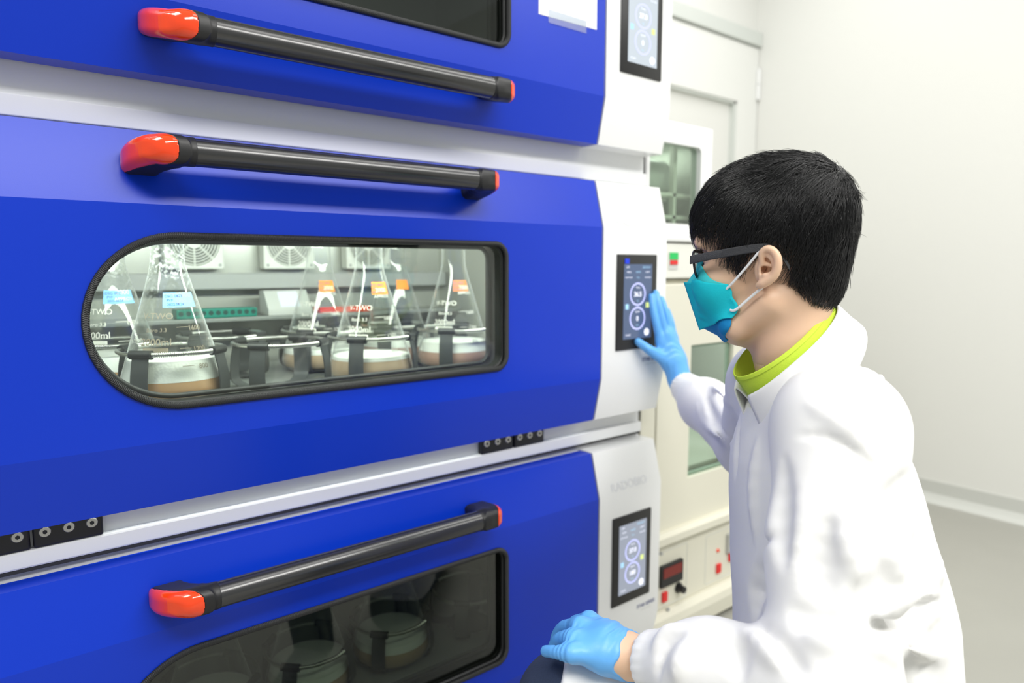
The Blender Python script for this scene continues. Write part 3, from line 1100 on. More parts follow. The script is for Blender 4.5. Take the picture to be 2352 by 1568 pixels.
def clamp_proto():
    root = empty('flask_clamp')
    RC, ZC = 0.081, 0.086
    bm = new(); lathe(bm, [(0.0, 0.0), (0.05, 0.0), (0.05, 0.002), (0.0, 0.002)], 32)
    obj('base_plate', bm, M['strap'], root)
    for k in range(4):
        a = PI / 4 + k * PI / 2
        ca, sa = math.cos(a), math.sin(a)
        prof = catmull([(0.045, 0.003), (0.072, 0.003), (0.0875, 0.012), (0.0905, 0.030), (0.0885, 0.055), (0.0835, 0.078), (RC + 0.001, ZC)], 5)
        bm = new()
        w = 0.0155
        rows = []
        for i, (r, z) in enumerate(prof):
            ww = w * (1.0 - 0.12 * i / len(prof))
            row = []
            for q, off in ((-1, 0), (1, 0), (1, 0.0018), (-1, 0.0018)):
                rr = r + off
                row.append(bm.verts.new((rr * ca - q * ww * sa, rr * sa + q * ww * ca, z)))
            rows.append(row)
        for A, B in zip(rows[:-1], rows[1:]):
            for j in range(4):
                bm.faces.new((A[j], A[(j + 1) % 4], B[(j + 1) % 4], B[j]))
        bm.faces.new(rows[0]); bm.faces.new(rows[-1])
        obj('strap', bm, M['strap'], root, autosmooth=0.6)
        bm = new()
        t = (-sa, ca, 0)
        c0 = (RC * ca - t[0] * -0.0, RC * sa, ZC)
        tube(bm, [(RC * ca - t[0] * 0.018, RC * sa - t[1] * 0.018, ZC), (RC * ca + t[0] * 0.018, RC * sa + t[1] * 0.018, ZC)], 0.0074, n=16)
        obj('sleeve', bm, M['sleeve'], root, autosmooth=0.6)
        # ring: straight run between sleeves; spring coils on two opposite sides, bent bright rod on the others
        a2 = a + PI / 2
        p0 = np.array([RC * ca + t[0] * 0.016, RC * sa + t[1] * 0.016, ZC])
        t2 = (-math.sin(a2), math.cos(a2), 0)
        p1 = np.array([RC * math.cos(a2) - t2[0] * 0.016, RC * math.sin(a2) - t2[1] * 0.016, ZC])
        mid = (p0 + p1) / 2 + np.array([math.cos(a + PI / 4), math.sin(a + PI / 4), 0]) * 0.012
        pts = catmull([p0, p0 * 0.5 + mid * 0.5 + np.array([math.cos(a + PI / 4), math.sin(a + PI / 4), 0]) * 0.004, mid, p1 * 0.5 + mid * 0.5 + np.array([math.cos(a + PI / 4), math.sin(a + PI / 4), 0]) * 0.004, p1], 10)
        bm = new()
        if k % 2 == 0:
            n = 150
            u = np.linspace(0, len(pts) - 1, n)
            q = [tuple(np.array(pts[int(i)]) * (1 - (i % 1)) + np.array(pts[min(int(i) + 1, len(pts) - 1)]) * (i % 1)) for i in u]
            tube(bm, q, [0.0036 + 0.0009 * (1 if j % 4 in (0, 1) else -1) for j in range(n)], n=10)
            obj('spring', bm, M['steel'], root, smooth=True)
        else:
            tube(bm, pts, 0.0034, n=10)
            obj('rod', bm, M['steel'], root, smooth=True)
    return root


TZ = Z_M + 0.1885
clamp0 = clamp_proto()
_first = [True]


def clamp(x, y, z, label, group):
    c = clamp0 if _first[0] else copy_tree(clamp0)
    _first[0] = False
    c.location = (x, y, z)
    tag(c, label, 'clamp', group)
    return c


GM = 'flask clamps on the tray of the lit incubator'
GF = 'glass flasks in the lit incubator'
ZF = 0.0025
blue_t = (M['tape_blue'], 0.050, 0.024, 0.168)
or_t = (M['tape_orange'], 0.034, 0.024, 0.180)
br_t = (M['tape_brown'], 0.034, 0.024, 0.180)
FRONT = [(0.264, 0.20), (0.447, 0.20), (0.630, 0.195), (0.858, 0.235)]
clamp(*FRONT[0], TZ, 'spring clamp gripping the large front flask with blue tape', GM)
flask(*FRONT[0], TZ + ZF, 'large conical flask of tan culture with blue tape, nearest the window', GF, True, M['culture'], 0.037, 0.070, blue_t, -1.42, -1.75, M['ink_brown'])
clamp(*FRONT[1], TZ, 'empty spring clamp between the front flasks, right behind the window', GM)
clamp(*FRONT[2], TZ, 'spring clamp holding the middle front flask with the orange tape', GM)
flask(*FRONT[2], TZ + ZF, 'conical flask with orange tape and thin foam, middle of the front row', GF, False, M['culture_b'], 0.040, 0.046, or_t, -1.50, -2.0, M['ink'])
clamp(*FRONT[3], TZ, 'spring clamp holding the flask at the right end of the window', GM)
flask(*FRONT[3], TZ + ZF, 'conical flask with rust brown tape, at the right end of the window', GF, False, M['culture_c'], 0.036, 0.056, br_t, -1.75, -2.1, M['ink'])
BACK = [(0.205, 0.385), (0.605, 0.385), (0.800, 0.400), (0.40, 0.40)]
clamp(*BACK[0], TZ, 'spring clamp behind the large blue-taped flask, at the far left of the tray', GM)
flask(*BACK[0], TZ + ZF, 'conical flask with blue tape half hidden behind the larger blue-taped one', GF, True, M['culture'], 0.037, 0.062, blue_t, -1.40, -1.75, M['ink'])
clamp(*BACK[1], TZ, 'spring clamp in the back row, under the flask with the bright orange tape', GM)
flask(*BACK[1], TZ + ZF, 'conical flask with bright orange tape, in the back row left of the middle flask', GF, False, M['culture_b'], 0.036, 0.045, or_t, -1.55, -2.0, M['ink'], plain=False)
clamp(*BACK[2], TZ, 'spring clamp in the back row behind the middle front flask', GM)
flask(*BACK[2], TZ + ZF, 'conical flask with faded orange tape, back row behind the two right flasks', GF, False, M['culture_c'], 0.036, 0.05, (M['tape_orange'], 0.03, 0.022, 0.180), -1.6, -2.0, M['ink'], plain=True)
clamp(*BACK[3], TZ, 'empty spring clamp in the back row behind the other empty clamp', GM)

# bottom incubator: flasks in the dark
TZB = Z_B + 0.1885
GB = 'glass flasks in the dark bottom incubator'
GC = 'flask clamps in the dark bottom incubator'
for (x, y), lc, lf in (((0.30, 0.21), 'spring clamp at the left of the dark bottom window', 'conical flask at the left of the dark bottom window'),
                       ((0.485, 0.21), 'spring clamp around the middle flask of the dark bottom window', 'conical flask of tan culture in the middle of the dark bottom window'),
                       ((0.67, 0.21), 'spring clamp around the right flask of the dark bottom window', 'conical flask at the right of the dark bottom window')):
    clamp(x, y, TZB, lc, GC)
    flask(x, y, TZB + ZF, lf, GB, False, M['culture_b'], 0.036, 0.05, None, 0, -1.9, M['ink'], plain=True)
clamp(0.875, 0.21, TZB, 'empty spring clamp at the right end of the dark bottom window', GC)
bm = new()
tube(bm, catmull([(0.70, 0.085, 0.19), (0.70, 0.07, 0.205), (0.702, 0.062, 0.21), (0.80, 0.062, 0.21), (0.845, 0.062, 0.21), (0.847, 0.07, 0.205), (0.847, 0.1, 0.19)], 5), 0.0035, n=10)
obj('tray_handle', bm, M['steel'], inc_b, smooth=True)

# bench kit reflected in the window, built as solid things in the lit chamber
LZ = Z_M + 0.3035
bm = new()
box(bm, 0.335, 0.50, 0.482, 0.524, LZ, LZ + 0.020, 0.002)
rk = obj('reflected_tube_rack', bm, M['green'], None)
tag(rk, 'green tube rack with a row of round wells, a solid stand-in for a window reflection', 'rack')
for k in range(11):
    bm = new(); cyl(bm, (0.3435 + k * 0.0148, 0.4822, LZ + 0.011), (0, -1, 0), 0.0052, 0.0006, 14)
    obj('well', bm, M['gwell'], rk)
bm = new(); box(bm, 0.645, 0.775, 0.482, 0.524, LZ, LZ + 0.014, 0.002)
tag(obj('reflected_storage_box', bm, M['orange'], None), 'flat orange box behind the middle flask, a solid stand-in for a window reflection', 'box')
bm = new()
profile_x(bm, [(0.482, LZ), (0.542, LZ), (0.542, LZ + 0.055), (0.512, LZ + 0.055), (0.482, LZ + 0.012)], 0.525, 0.625)
ins = obj('reflected_bench_instrument', bm, M['lgrey'], None)
tag(ins, 'grey bench instrument with a lit sloping screen, a solid stand-in for a window reflection behind the empty clamps', 'instrument')
bm = new(); profile_x(bm, [(0.4855, LZ + 0.0185), (0.5085, LZ + 0.0515), (0.508, LZ + 0.052), (0.485, LZ + 0.019)], 0.555, 0.60)
obj('screen', bm, emis('instrument_screen', (0.8, 0.86, 0.95), 0.9), ins)
# ------------------------------------------------------------------ ovens beyond the stack
OY = 0.085


def rect_cut(bm, holes, mats, y0, y1):
    cut = new()
    for (x0, x1, z0, z1, r) in holes:
        prism(cut, loop_outline([(x0, z0, r), (x1, z0, r), (x1, z1, r), (x0, z1, r)], 5), y0, y1, mi=1)
    return boolean(bm, cut, mats)


# cream floor oven
ov = empty('drying_oven', (1.35, OY, FZ)); ov.location = (0, 0, 0)
tag(ov, 'cream floor-standing drying oven with narrow door windows beside the incubator stack', 'oven')
bm = new()
box(bm, 1.335, 2.35, OY + 0.02, 0.72, 0.31, 0.985, 0.004)
cutm = rect_cut(bm, [(1.42, 2.25, 0.36, 0.93, 0.01)], [M['cream'], M['grey']], OY - 0.1, 0.62)
link('body', cutm, None, ov)
bm = new(); box(bm, 1.325, 1.382, OY - 0.004, OY + 0.02, 0.31, 0.985, 0.003)
obj('side_post', bm, M['cream'], ov)
bm = new(); box(bm, 1.381, 1.388, OY + 0.006, OY + 0.021, 0.31, 0.975)
obj('door_gap_shade', bm, M['dark'], ov)  # dark strip in the gap beside the door, standing in for its shade
for i, (x0, x1, wx0, wx1) in enumerate(((1.388, 1.86, 1.525, 1.722), (1.866, 2.34, 2.0, 2.2))):
    bm = new(); box(bm, x0, x1, OY - 0.004, OY + 0.02, 0.298, 0.975, 0.004)
    me = rect_cut(bm, [(wx0, wx1, 0.438, 0.808, 0.003)], [M['cream'], M['cream']], OY - 0.1, OY + 0.1)
    d = link('door', me, None, ov)
    bm = new(); box(bm, wx0, wx1, OY + 0.008, OY + 0.010, 0.438, 0.808)
    obj('window_pane', bm, M['oven_pane'], d)
    bm = new()
    for b in ((wx0, wx1, 0.438, 0.446), (wx0, wx1, 0.800, 0.808)):
        box(bm, b[0], b[1], OY + 0.010, OY + 0.019, b[2], b[3])
    for b in ((wx0, wx0 + 0.006), (wx1 - 0.008, wx1)):
        box(bm, b[0], b[1], OY + 0.010, OY + 0.019, 0.438, 0.808)
    obj('window_frame', bm, M['glass_edge'], d)
# jar inside, on the oven shelf
bm = new(); lathe(bm, [(0.0, 0.0), (0.028, 0.0), (0.03, 0.004), (0.03, 0.075), (0.022, 0.085), (0.022, 0.095), (0.024, 0.097), (0.024, 0.11), (0.0, 0.11)], 24, (1.68, 0.25, 0.449))
tag(obj('reagent_bottle', bm, M['fan'], None, autosmooth=0.6), 'pale bottle standing inside the cream oven behind its lower window', 'bottle')
bm = new(); box(bm, 1.42, 2.25, 0.13, 0.60, 0.436, 0.4485)
obj('shelf', bm, M['oven_in'], ov)
# ledge, control fascia, plinth
bm = new()
profile_x(bm, [(0.72, 0.31), (OY - 0.016, 0.31), (OY - 0.028, 0.302), (OY - 0.028, 0.283), (OY - 0.012, 0.268), (OY + 0.004, 0.262), (0.72, 0.262)], 1.33, 2.35)
obj('ledge', bm, M['cream'], ov)
bm = new(); box(bm, 1.335, 2.35, OY - 0.002, 0.72, 0.085, 0.262, 0.003)
fas = obj('control_fascia', bm, M['cream'], ov)
bm = new()
profile_x(bm, [(0.72, 0.085), (OY - 0.012, 0.085), (OY - 0.03, 0.075), (OY - 0.034, 0.055), (OY - 0.03, 0.012), (0.72, 0.012)], 1.33, 2.36)
obj('plinth', bm, M['cream'], ov)
bm = new(); box(bm, 1.36, 2.30, OY + 0.01, 0.70, FZ, 0.013)
obj('foot', bm, M['dark'], ov)
# instruments on the fascia
fy = OY - 0.002


def groove(x0, x1, z0, z1):
    bm = new()
    ol = loop_outline([(x0, z0, 0.008), (x1, z0, 0.008), (x1, z1, 0.008), (x0, z1, 0.008)], 5)
    tube(bm, [(x, fy, z) for x, z in ol], 0.0012, n=6, closed=True)
    obj('panel_outline', bm, M['lgrey'], fas)


groove(1.36, 1.535, 0.092, 0.250); groove(1.622, 1.80, 0.098, 0.245)
bm = new(); box(bm, 1.415, 1.508, fy - 0.010, fy + 0.001, 0.152, 0.213, 0.002)
dsp = obj('digital_display', bm, M['black'], fas)
bm = new(); box(bm, 1.422, 1.500, fy - 0.0112, fy - 0.0098, 0.178, 0.206)
obj('display_window', bm, mat('dim_red_display', (0.05, 0.004, 0.004), rough=0.25, emit=(0.35, 0.02, 0.01), estr=0.25), dsp)
bm = new(); cyl(bm, (1.499, fy, 0.128), (0, -1, 0), 0.015, 0.004, 24); cyl(bm, (1.499, fy - 0.004, 0.128), (0, -1, 0), 0.0115, 0.018, 24, 0.0095)
obj('knob', bm, M['black'], fas, autosmooth=0.6)
for sx, sz in ((1.437, 0.121), (1.685, 0.132), (1.745, 0.152)):
    bm = new(); box(bm, sx - 0.010, sx + 0.010, fy - 0.007, fy, sz - 0.014, sz + 0.014, 0.002)
    obj('rocker_switch', bm, M['red'], fas)
bm = new(); cyl(bm, (1.681, fy, 0.187), (0, -1, 0), 0.006, 0.005, 16, 0.004)
obj('pilot_light', bm, M['orange'], fas, autosmooth=0.6)
bm = new(); box(bm, 1.722, 1.79, fy - 0.010, fy + 0.001, 0.168, 0.226, 0.002)
ctl = obj('temperature_controller', bm, M['grey'], fas)
bm = new(); box(bm, 1.732, 1.782, fy - 0.0112, fy - 0.0098, 0.190, 0.218); obj('display_window', bm, M['dark'], ctl)
bm = new(); box(bm, 1.736, 1.762, fy - 0.0118, fy - 0.0111, 0.194, 0.204); obj('green_readout', bm, mat('green_readout', (0.01, 0.2, 0.1), emit=(0.05, 0.7, 0.3), estr=0.4), ctl)
for lx in (1.405, 1.44):
    bm = new(); cyl(bm, (lx, OY - 0.012, 0.256 if lx < 1.42 else 0.088), (0, -1, 0), 0.005, 0.006, 12); obj('screw', bm, M['grey'], fas)

# white oven standing on it
OT = 0.09
ot = empty('heating_oven', (0, 0, 0))
tag(ot, 'white oven with a rounded window, standing on top of the cream oven', 'oven')
bm = new()
box(bm, 1.325, 1.62, OT + 0.02, 0.60, 0.986, 1.392, 0.006)
link('body', rect_cut(bm, [(1.34, 1.60, 1.105, 1.36, 0.01)], [M['cream2'], M['oven_in']], OT - 0.1, 0.5), None, ot)
bm = new(); box(bm, 1.322, 1.592, OT - 0.012, OT + 0.02, 1.084, 1.385, 0.006, 3)
dr = link('door', rect_cut(bm, [(1.335, 1.540, 1.130, 1.330, 0.014)], [M['panelwhite'], M['panelwhite']], OT - 0.1, OT + 0.1), None, ot)
bm = new(); prism(bm, loop_outline([(1.333, 1.128, 0.014), (1.542, 1.128, 0.014), (1.542, 1.332, 0.014), (1.333, 1.332, 0.014)], 5), OT + 0.002, OT + 0.004)
obj('window_pane', bm, M['oven_pane'], dr)
bm = new()
for zz in (1.148, 1.207):
    for k in range(3): box(bm, 1.342, 1.598, 0.16 + 0.08 * k, 0.166 + 0.08 * k, zz, zz + 0.007)
    box(bm, 1.342, 1.598, 0.135, 0.143, zz, zz + 0.009)
for xx in (1.50,):
    box(bm, xx, xx + 0.012, 0.135, 0.15, 1.106, 1.358)
obj('shelf_rack', bm, M['fan'], ot)
bm = new(); box(bm, 1.322, 1.60, OT - 0.004, OT + 0.02, 0.989, 1.080, 0.004)
st = obj('control_strip', bm, M['cream2'], ot)
bm = new(); box(bm, 1.425, 1.4625, OT - 0.006, OT - 0.003, 1.012, 1.058, 0.001); sg = obj('status_plate', bm, M['lgrey'], st)
bm = new(); box(bm, 1.427, 1.461, OT - 0.008, OT - 0.0055, 1.038, 1.056); obj('green_display', bm, M['signgreen'], sg)
bm = new(); box(bm, 1.429, 1.459, OT - 0.009, OT - 0.0055, 1.025, 1.036, 0.001); obj('red_button', bm, M['red'], sg)
bm = new(); box(bm, 1.36, 1.55, 0.17, 0.40, 1.2145, 1.31, 0.03, 3)
tag(obj('plastic_bag', bm, M['bag'], None, smooth=True), 'crumpled clear bag on the rack inside the white oven', 'bag')

for _n, _x, _y, _z, _sx, _sy, _e in (('oven_window_fill', 1.47, 0.30, 1.352, 0.2, 0.2, 0.5), ('oven_window_fill', 1.83, 0.33, 0.92, 0.7, 0.3, 3.0)):  # lights added inside both ovens to brighten their windows
    area(_n, (_x, _y, _z), _sx, _sy, _e, (0.95, 1.0, 0.93))
# ------------------------------------------------------------------ paper notice taped to the top door
bm = new(); box(bm, 0.905, 1.0645, -0.0008, -0.0002, 1.508, 1.72)
for v in bm.verts:
    v.co.z -= (v.co.x - 0.905) * -0.02
pn = obj('paper_notice', bm, M['paper'], None)
tag(pn, 'white paper notice taped to the blue door of the top incubator', 'paper')
bm = new(); box(bm, 0.930, 1.034, -0.0014, -0.0009, 1.4975, 1.522)
obj('clear_tape', bm, M['cleartape'], pn)
# ------------------------------------------------------------------ the person
M['skin'] = mat('skin', (0.77, 0.51, 0.35), rough=0.48, var=0.06, vscale=40, sss=0.12)
M['hairm'] = mat('black_hair', (0.007, 0.007, 0.008), rough=0.29, spec=0.6)
M['haircap'] = mat('black_hair_base', (0.006, 0.006, 0.0065), rough=0.6)
M['coat'] = mat('white_lab_coat_cotton', (0.83, 0.825, 0.815), rough=0.85, sheen=0.1, bump=0.05, bscale=900)
M['lime'] = mat('lime_green_knit', (0.60, 0.80, 0.06), rough=0.85, bump=0.25, bscale=900)
M['jeans'] = mat('dark_denim', (0.022, 0.035, 0.075), rough=0.9, bump=0.3, bscale=900, var=0.25, vscale=500)
M['glove'] = mat('blue_nitrile', (0.13, 0.42, 0.86), rough=0.40, bump=0.22, bscale=110)
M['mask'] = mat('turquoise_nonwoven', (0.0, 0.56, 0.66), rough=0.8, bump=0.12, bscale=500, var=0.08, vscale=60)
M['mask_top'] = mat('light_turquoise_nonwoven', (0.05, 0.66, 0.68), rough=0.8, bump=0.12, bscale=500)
M['mask_low'] = mat('shaded_blue_nonwoven', (0.0, 0.24, 0.56), rough=0.8, bump=0.12, bscale=500)  # lower panel's shade is put into this darker blue
M['cord'] = mat('white_elastic', (0.88, 0.88, 0.88), rough=0.7, bump=0.2, bscale=900)
M['frame'] = mat('dark_wood_grain_frame', (0.035, 0.036, 0.04), rough=0.5, bump=0.3, bscale=700)
M['rim'] = mat('black_glossy_rim', (0.01, 0.01, 0.011), rough=0.25)
M['lens'] = thin_glass('spectacle_lens', tint=(0.90, 0.95, 0.96), ior=1.5, strength=1.6)
M['eye'] = mat('eye_white', (0.78, 0.75, 0.70), rough=0.2)
M['iris'] = mat('dark_iris', (0.02, 0.012, 0.008), rough=0.15)
M['shoe'] = mat('grey_shoe', (0.12, 0.12, 0.13), rough=0.7)
M['stoolseat'] = mat('black_vinyl', (0.02, 0.02, 0.022), rough=0.5)

# ---- frames of reference
TF = V(-0.77, 0.638, 0.0); TF /= np.linalg.norm(TF)             # where the chest points
TS = np.cross([0, 0, 1], TF)                                     # his left
HC = P(1765, 618, 0.935)                                         # between the ears
r0 = ray(1765, 618); r0 = r0 / np.linalg.norm(r0)
Rp = C_RT - r0 * (C_RT @ r0); Rp /= np.linalg.norm(Rp)
AL = math.radians(11)
HF = -Rp * math.cos(AL) + r0 * math.sin(AL)                      # where the face points
HU = np.cross(Rp, r0); HU = HU if HU[2] > 0 else -HU
HS = np.cross(HU, HF)                                            # his left ear side
HB = np.stack([HF, HS, HU])                                      # rows: local axes f, s, u
SCL = 0.935 / F_PX


def hw(q):
    """head-local (f, s, u) to world"""
    return HC + np.asarray(q, float) @ HB


def hp(px, py, s=0.0):
    """head-local point whose picture is at px,py when it lies s to his left of the middle"""
    d = (HC - CAM) @ r0
    # line of sight meets the plane  (x-HC).HS = s
    r = ray(px, py)
    t = (s - (CAM - HC) @ HS) / (r @ HS) if abs(r @ HS) > 1e-6 else 0
    x = CAM + r * t
    return (x - HC) @ HB.T


# ---- head and neck (local coordinates)
def prof(px, py): return hp(px, py, 0.0)


chin = prof(1668, 764); chin[1] = 0
nose = prof(1599, 640); nose[1] = 0
brow = prof(1612, 556); brow[1] = 0
neck_a = V(-0.030, 0, -0.045); neck_b = prof(1838, 905); neck_b[1] = 0.0
hfs = [
    f_ell((-0.008, 0, 0.056), (0.092, 0.071, 0.088)),
    f_ell((0.026, 0, 0.040), (0.064, 0.062, 0.078)),
    f_ell((0.040, 0, -0.020), (0.052, 0.055, 0.075)),
    f_chain([V(-0.010, 0.054, -0.042), V(0.030, 0.046, -0.078), chin + V(-0.020, 0.014, 0.010)], [0.018, 0.016, 0.016], 0.01),
    f_chain([V(-0.010, -0.054, -0.042), V(0.030, -0.046, -0.078), chin + V(-0.020, -0.014, 0.010)], [0.018, 0.016, 0.016], 0.01),
    f_ell(chin + V(-0.020, 0, 0.006), (0.020, 0.022, 0.018)),
    f_ell((0.060, 0.040, -0.022), (0.026, 0.020, 0.024)), f_ell((0.060, -0.040, -0.022), (0.026, 0.022, 0.024)),
    f_chain([brow + V(-0.014, 0.045, -0.002), brow + V(-0.011, 0.012, 0.0), brow + V(-0.011, -0.012, 0.0), brow + V(-0.014, -0.045, -0.002)], [0.010, 0.011, 0.011, 0.010], 0.008),
]
head_core = f_union(hfs, 0.022)
nosef = f_union([f_chain([brow + V(-0.012, 0, -0.018), nose + V(-0.012, 0, 0.004)], [0.007, 0.0105], 0.004),
                 f_ell(nose + V(-0.018, 0.011, -0.002), (0.012, 0.007, 0.008)), f_ell(nose + V(-0.018, -0.011, -0.002), (0.012, 0.007, 0.008))], 0.008)
mouth = f_union([f_ell((0.078, 0, -0.052), (0.014, 0.024, 0.007)), f_ell((0.076, 0, -0.063), (0.013, 0.021, 0.007))], 0.003)
eyeL = brow + V(-0.024, 0.031, -0.020); eyeR = brow + V(-0.024, -0.031, -0.020)


def head_local(p):
    d = head_core(p)
    d = smin(d, nosef(p), 0.010)
    d = smin(d, mouth(p), 0.006)
    for e in (eyeL, eyeR):
        d = smax(d, -(np.linalg.norm((p - e - V(0.012, 0.0, 0)) / V(1, 1.35, 0.85), axis=1) - 0.0135), 0.012)
    return d


def lids(p):
    d = np.full(len(p), 1.0)
    for e in (eyeL, eyeR):
        s = np.linalg.norm((p - e), axis=1)
        shell = np.abs(s - 0.0133) - 0.0016
        u = p[:, 2] - e[2]; f = p[:, 0] - e[0]
        opening = np.abs(u - 0.0005 - 0.25 * (f - 0.012)) - 0.0042
        shell = np.maximum(shell, -opening)
        shell = np.maximum(shell, -(f + 0.002))
        d = np.minimum(d, shell)
    return d


neckf = f_chain([neck_a, (neck_a + neck_b) / 2 + V(0.004, 0, 0), neck_b], [0.053, 0.047, 0.041], 0.02)
throat = f_ell(prof(1742, 838) * V(1, 0, 1) + V(-0.024, 0, 0), (0.022, 0.018, 0.020))


def head_all(p):
    d = head_local(p)
    d = smin(d, lids(p), 0.0025)
    d = smin(d, neckf(p), 0.024)
    return smin(d, throat(p), 0.02)


def ear_sdf(side):
    """ear carved around its own centre; side=+1 his left"""
    def q(px, py, s):                       # place on the ear plate, from the left ear as it shows
        v = hp(px, py, s); return v
    pts = lambda l, s: [q(x, y, s) for x, y in l]
    S0 = 0.079
    helix = pts([(1751, 606), (1750, 590), (1752, 578), (1762, 570), (1773, 570), (1784, 578), (1791, 592), (1792, 608), (1788, 624), (1780, 637), (1768, 646), (1754, 654), (1742, 659)], S0)
    for i, p in enumerate(helix):
        p[1] += 0.003 + 0.0075 * max(0, math.sin(i / 12 * PI)) ** 0.7
    hr = [0.0034, 0.0036, 0.0038, 0.0042, 0.0044, 0.0046, 0.0049, 0.0050, 0.0050, 0.0050, 0.0054, 0.0056, 0.0044]
    hx = f_chain([V(*p) for p in catmull(helix, 3)], list(np.interp(np.linspace(0, 12, len(catmull(helix, 3))), np.arange(13), hr)), 0.002)
    ant = pts([(1762, 583), (1771, 590), (1778, 602), (1780, 616), (1776, 628), (1764, 633), (1756, 634)], S0 + 0.006)
    an = f_chain([V(*p) for p in catmull(ant, 3)], [0.0028] * len(catmull(ant, 3)), 0.002)
    crus = f_chain(pts([(1752, 606), (1762, 607), (1772, 612)], S0 + 0.002), [0.0028, 0.0026, 0.002], 0.002)
    c = q(1770, 606, S0); cl = q(1758, 640, S0)
    plate = f_union([f_ell(c + V(0.0, 0.001, 0), (0.0135, 0.0042, 0.024)), f_ell(cl + V(-0.001, 0.0025, 0.002), (0.0095, 0.0042, 0.011))], 0.006)
    trag = f_ell(q(1748, 615, S0 + 0.002), (0.0042, 0.0032, 0.0062))
    root = f_ell(q(1752, 612, S0 - 0.008), (0.012, 0.010, 0.026))
    conc = f_ell(q(1763, 620, S0 + 0.004), (0.0095, 0.0100, 0.0100))
    conc2 = f_ell(q(1763, 594, S0 + 0.0065), (0.0075, 0.0068, 0.0100))
    hole = f_ell(q(1754, 618, S0 - 0.003), (0.0035, 0.009, 0.005))
    def f(p):
        p = p * V(1, side, 1)
        p = c + (p - c) / 0.93
        d = smin(plate(p), root(p), 0.006)
        d = smax(d, -conc(p), 0.004); d = smax(d, -conc2(p), 0.004)
        d = smin(d, an(p), 0.004); d = smin(d, crus(p), 0.003)
        d = smin(d, hx(p), 0.0035); d = smin(d, trag(p), 0.003)
        return smax(d, -hole(p), 0.003)
    c0 = q(1770, 612, S0); c0[1] *= side
    return f, c0


# ---- arms, hands (world coordinates)
SHL = P(1925, 985, 0.79); ELL = P(1905, 1600, 0.665); WRL = P(1448, 1508, 0.825)
SHR = P(1880, 930, 0.93) - TS * 0.165; ELR = P(1728, 1020, 1.29); WRR = on_y(1563, 880, -0.060)


def hand_sdf(wr, mcp, fingers, thumb, fr, pr, grow=0.0):
    """wr wrist; mcp four knuckles index..little; fingers four lists of joints from the knuckle; thumb joints"""
    fs = []
    for i in range(4):
        fs.append(f_chain([wr + (mcp[i] - wr) * 0.12, (wr + mcp[i]) / 2, mcp[i]], [pr * 0.92 + grow, pr * 0.95 + grow, fr[i] * 1.04 + grow], 0.004))
    palm = f_union(fs, 0.021)
    fing = []
    for i in range(4):
        ch = [mcp[i]] + list(fingers[i]); n = len(ch)
        ch = catmull(ch, 3)
        fing.append(f_chain(ch, [fr[i] * (1.06 - 0.18 * k / (len(ch) - 1)) + grow for k in range(len(ch))], 0.0))
    th = catmull(thumb, 3)
    rr = np.interp(np.linspace(0, 1, len(th)), [0, 0.35, 0.7, 1], [fr[0] * 1.75, fr[0] * 1.5, fr[0] * 1.22, fr[0] * 1.02]) + grow
    thf = f_chain(th, list(rr), 0.0)
    def f(p):
        d = fing[0](p)
        for g in fing[1:]: d = smin(d, g(p), 0.0022)
        d = smin(d, palm(p), 0.013)
        return smin(d, thf(p), 0.013)
    return f


# left hand, resting on the knee
L_MCP = [P(1354, 1424, 0.880), P(1332, 1438, 0.856), P(1318, 1468, 0.830), P(1314, 1500, 0.806)]
L_F = [[P(1322, 1428, 0.920), P(1302, 1452, 0.945), P(1297, 1482, 0.945)],
       [P(1297, 1440, 0.892), P(1279, 1464, 0.912), P(1277, 1492, 0.912)],
       [P(1289, 1466, 0.852), P(1274, 1482, 0.870), P(1270, 1498, 0.874)],
       [P(1288, 1499, 0.814), P(1268, 1496, 0.826), P(1254, 1495, 0.836)]]
L_T = [P(1420, 1490, 0.868), P(1385, 1480, 0.895), P(1355, 1490, 0.915), P(1335, 1500, 0.925)]
L_R = [0.0088, 0.0090, 0.0086, 0.0078]
# right hand, flat on the control panel
R_MCP = [on_y(1517, 786, -0.030), on_y(1529, 770, -0.036), on_y(1538, 768, -0.036), on_y(1546, 776, -0.032)]
R_F = [[on_y(1507, 742, -0.026), on_y(1500, 708, -0.018), on_y(1497, 681, -0.0105)],
       [on_y(1519, 728, -0.030), on_y(1511, 692, -0.020), on_y(1506, 673, -0.0105)],
       [on_y(1532, 730, -0.030), on_y(1524, 702, -0.021), on_y(1519, 687, -0.0105)],
       [on_y(1543, 746, -0.028), on_y(1538, 728, -0.020), on_y(1533, 714, -0.0105)]]
R_T = [on_y(1548, 842, -0.044), on_y(1514, 818, -0.036), on_y(1487, 800, -0.024), on_y(1466, 785, -0.0120)]
R_R = [0.0088, 0.0090, 0.0086, 0.0078]
handL = lambda g: hand_sdf(WRL, L_MCP, L_F, L_T, L_R, 0.0200, g)
handR = lambda g: hand_sdf(WRR, R_MCP, R_F, R_T, R_R, 0.0190, g)

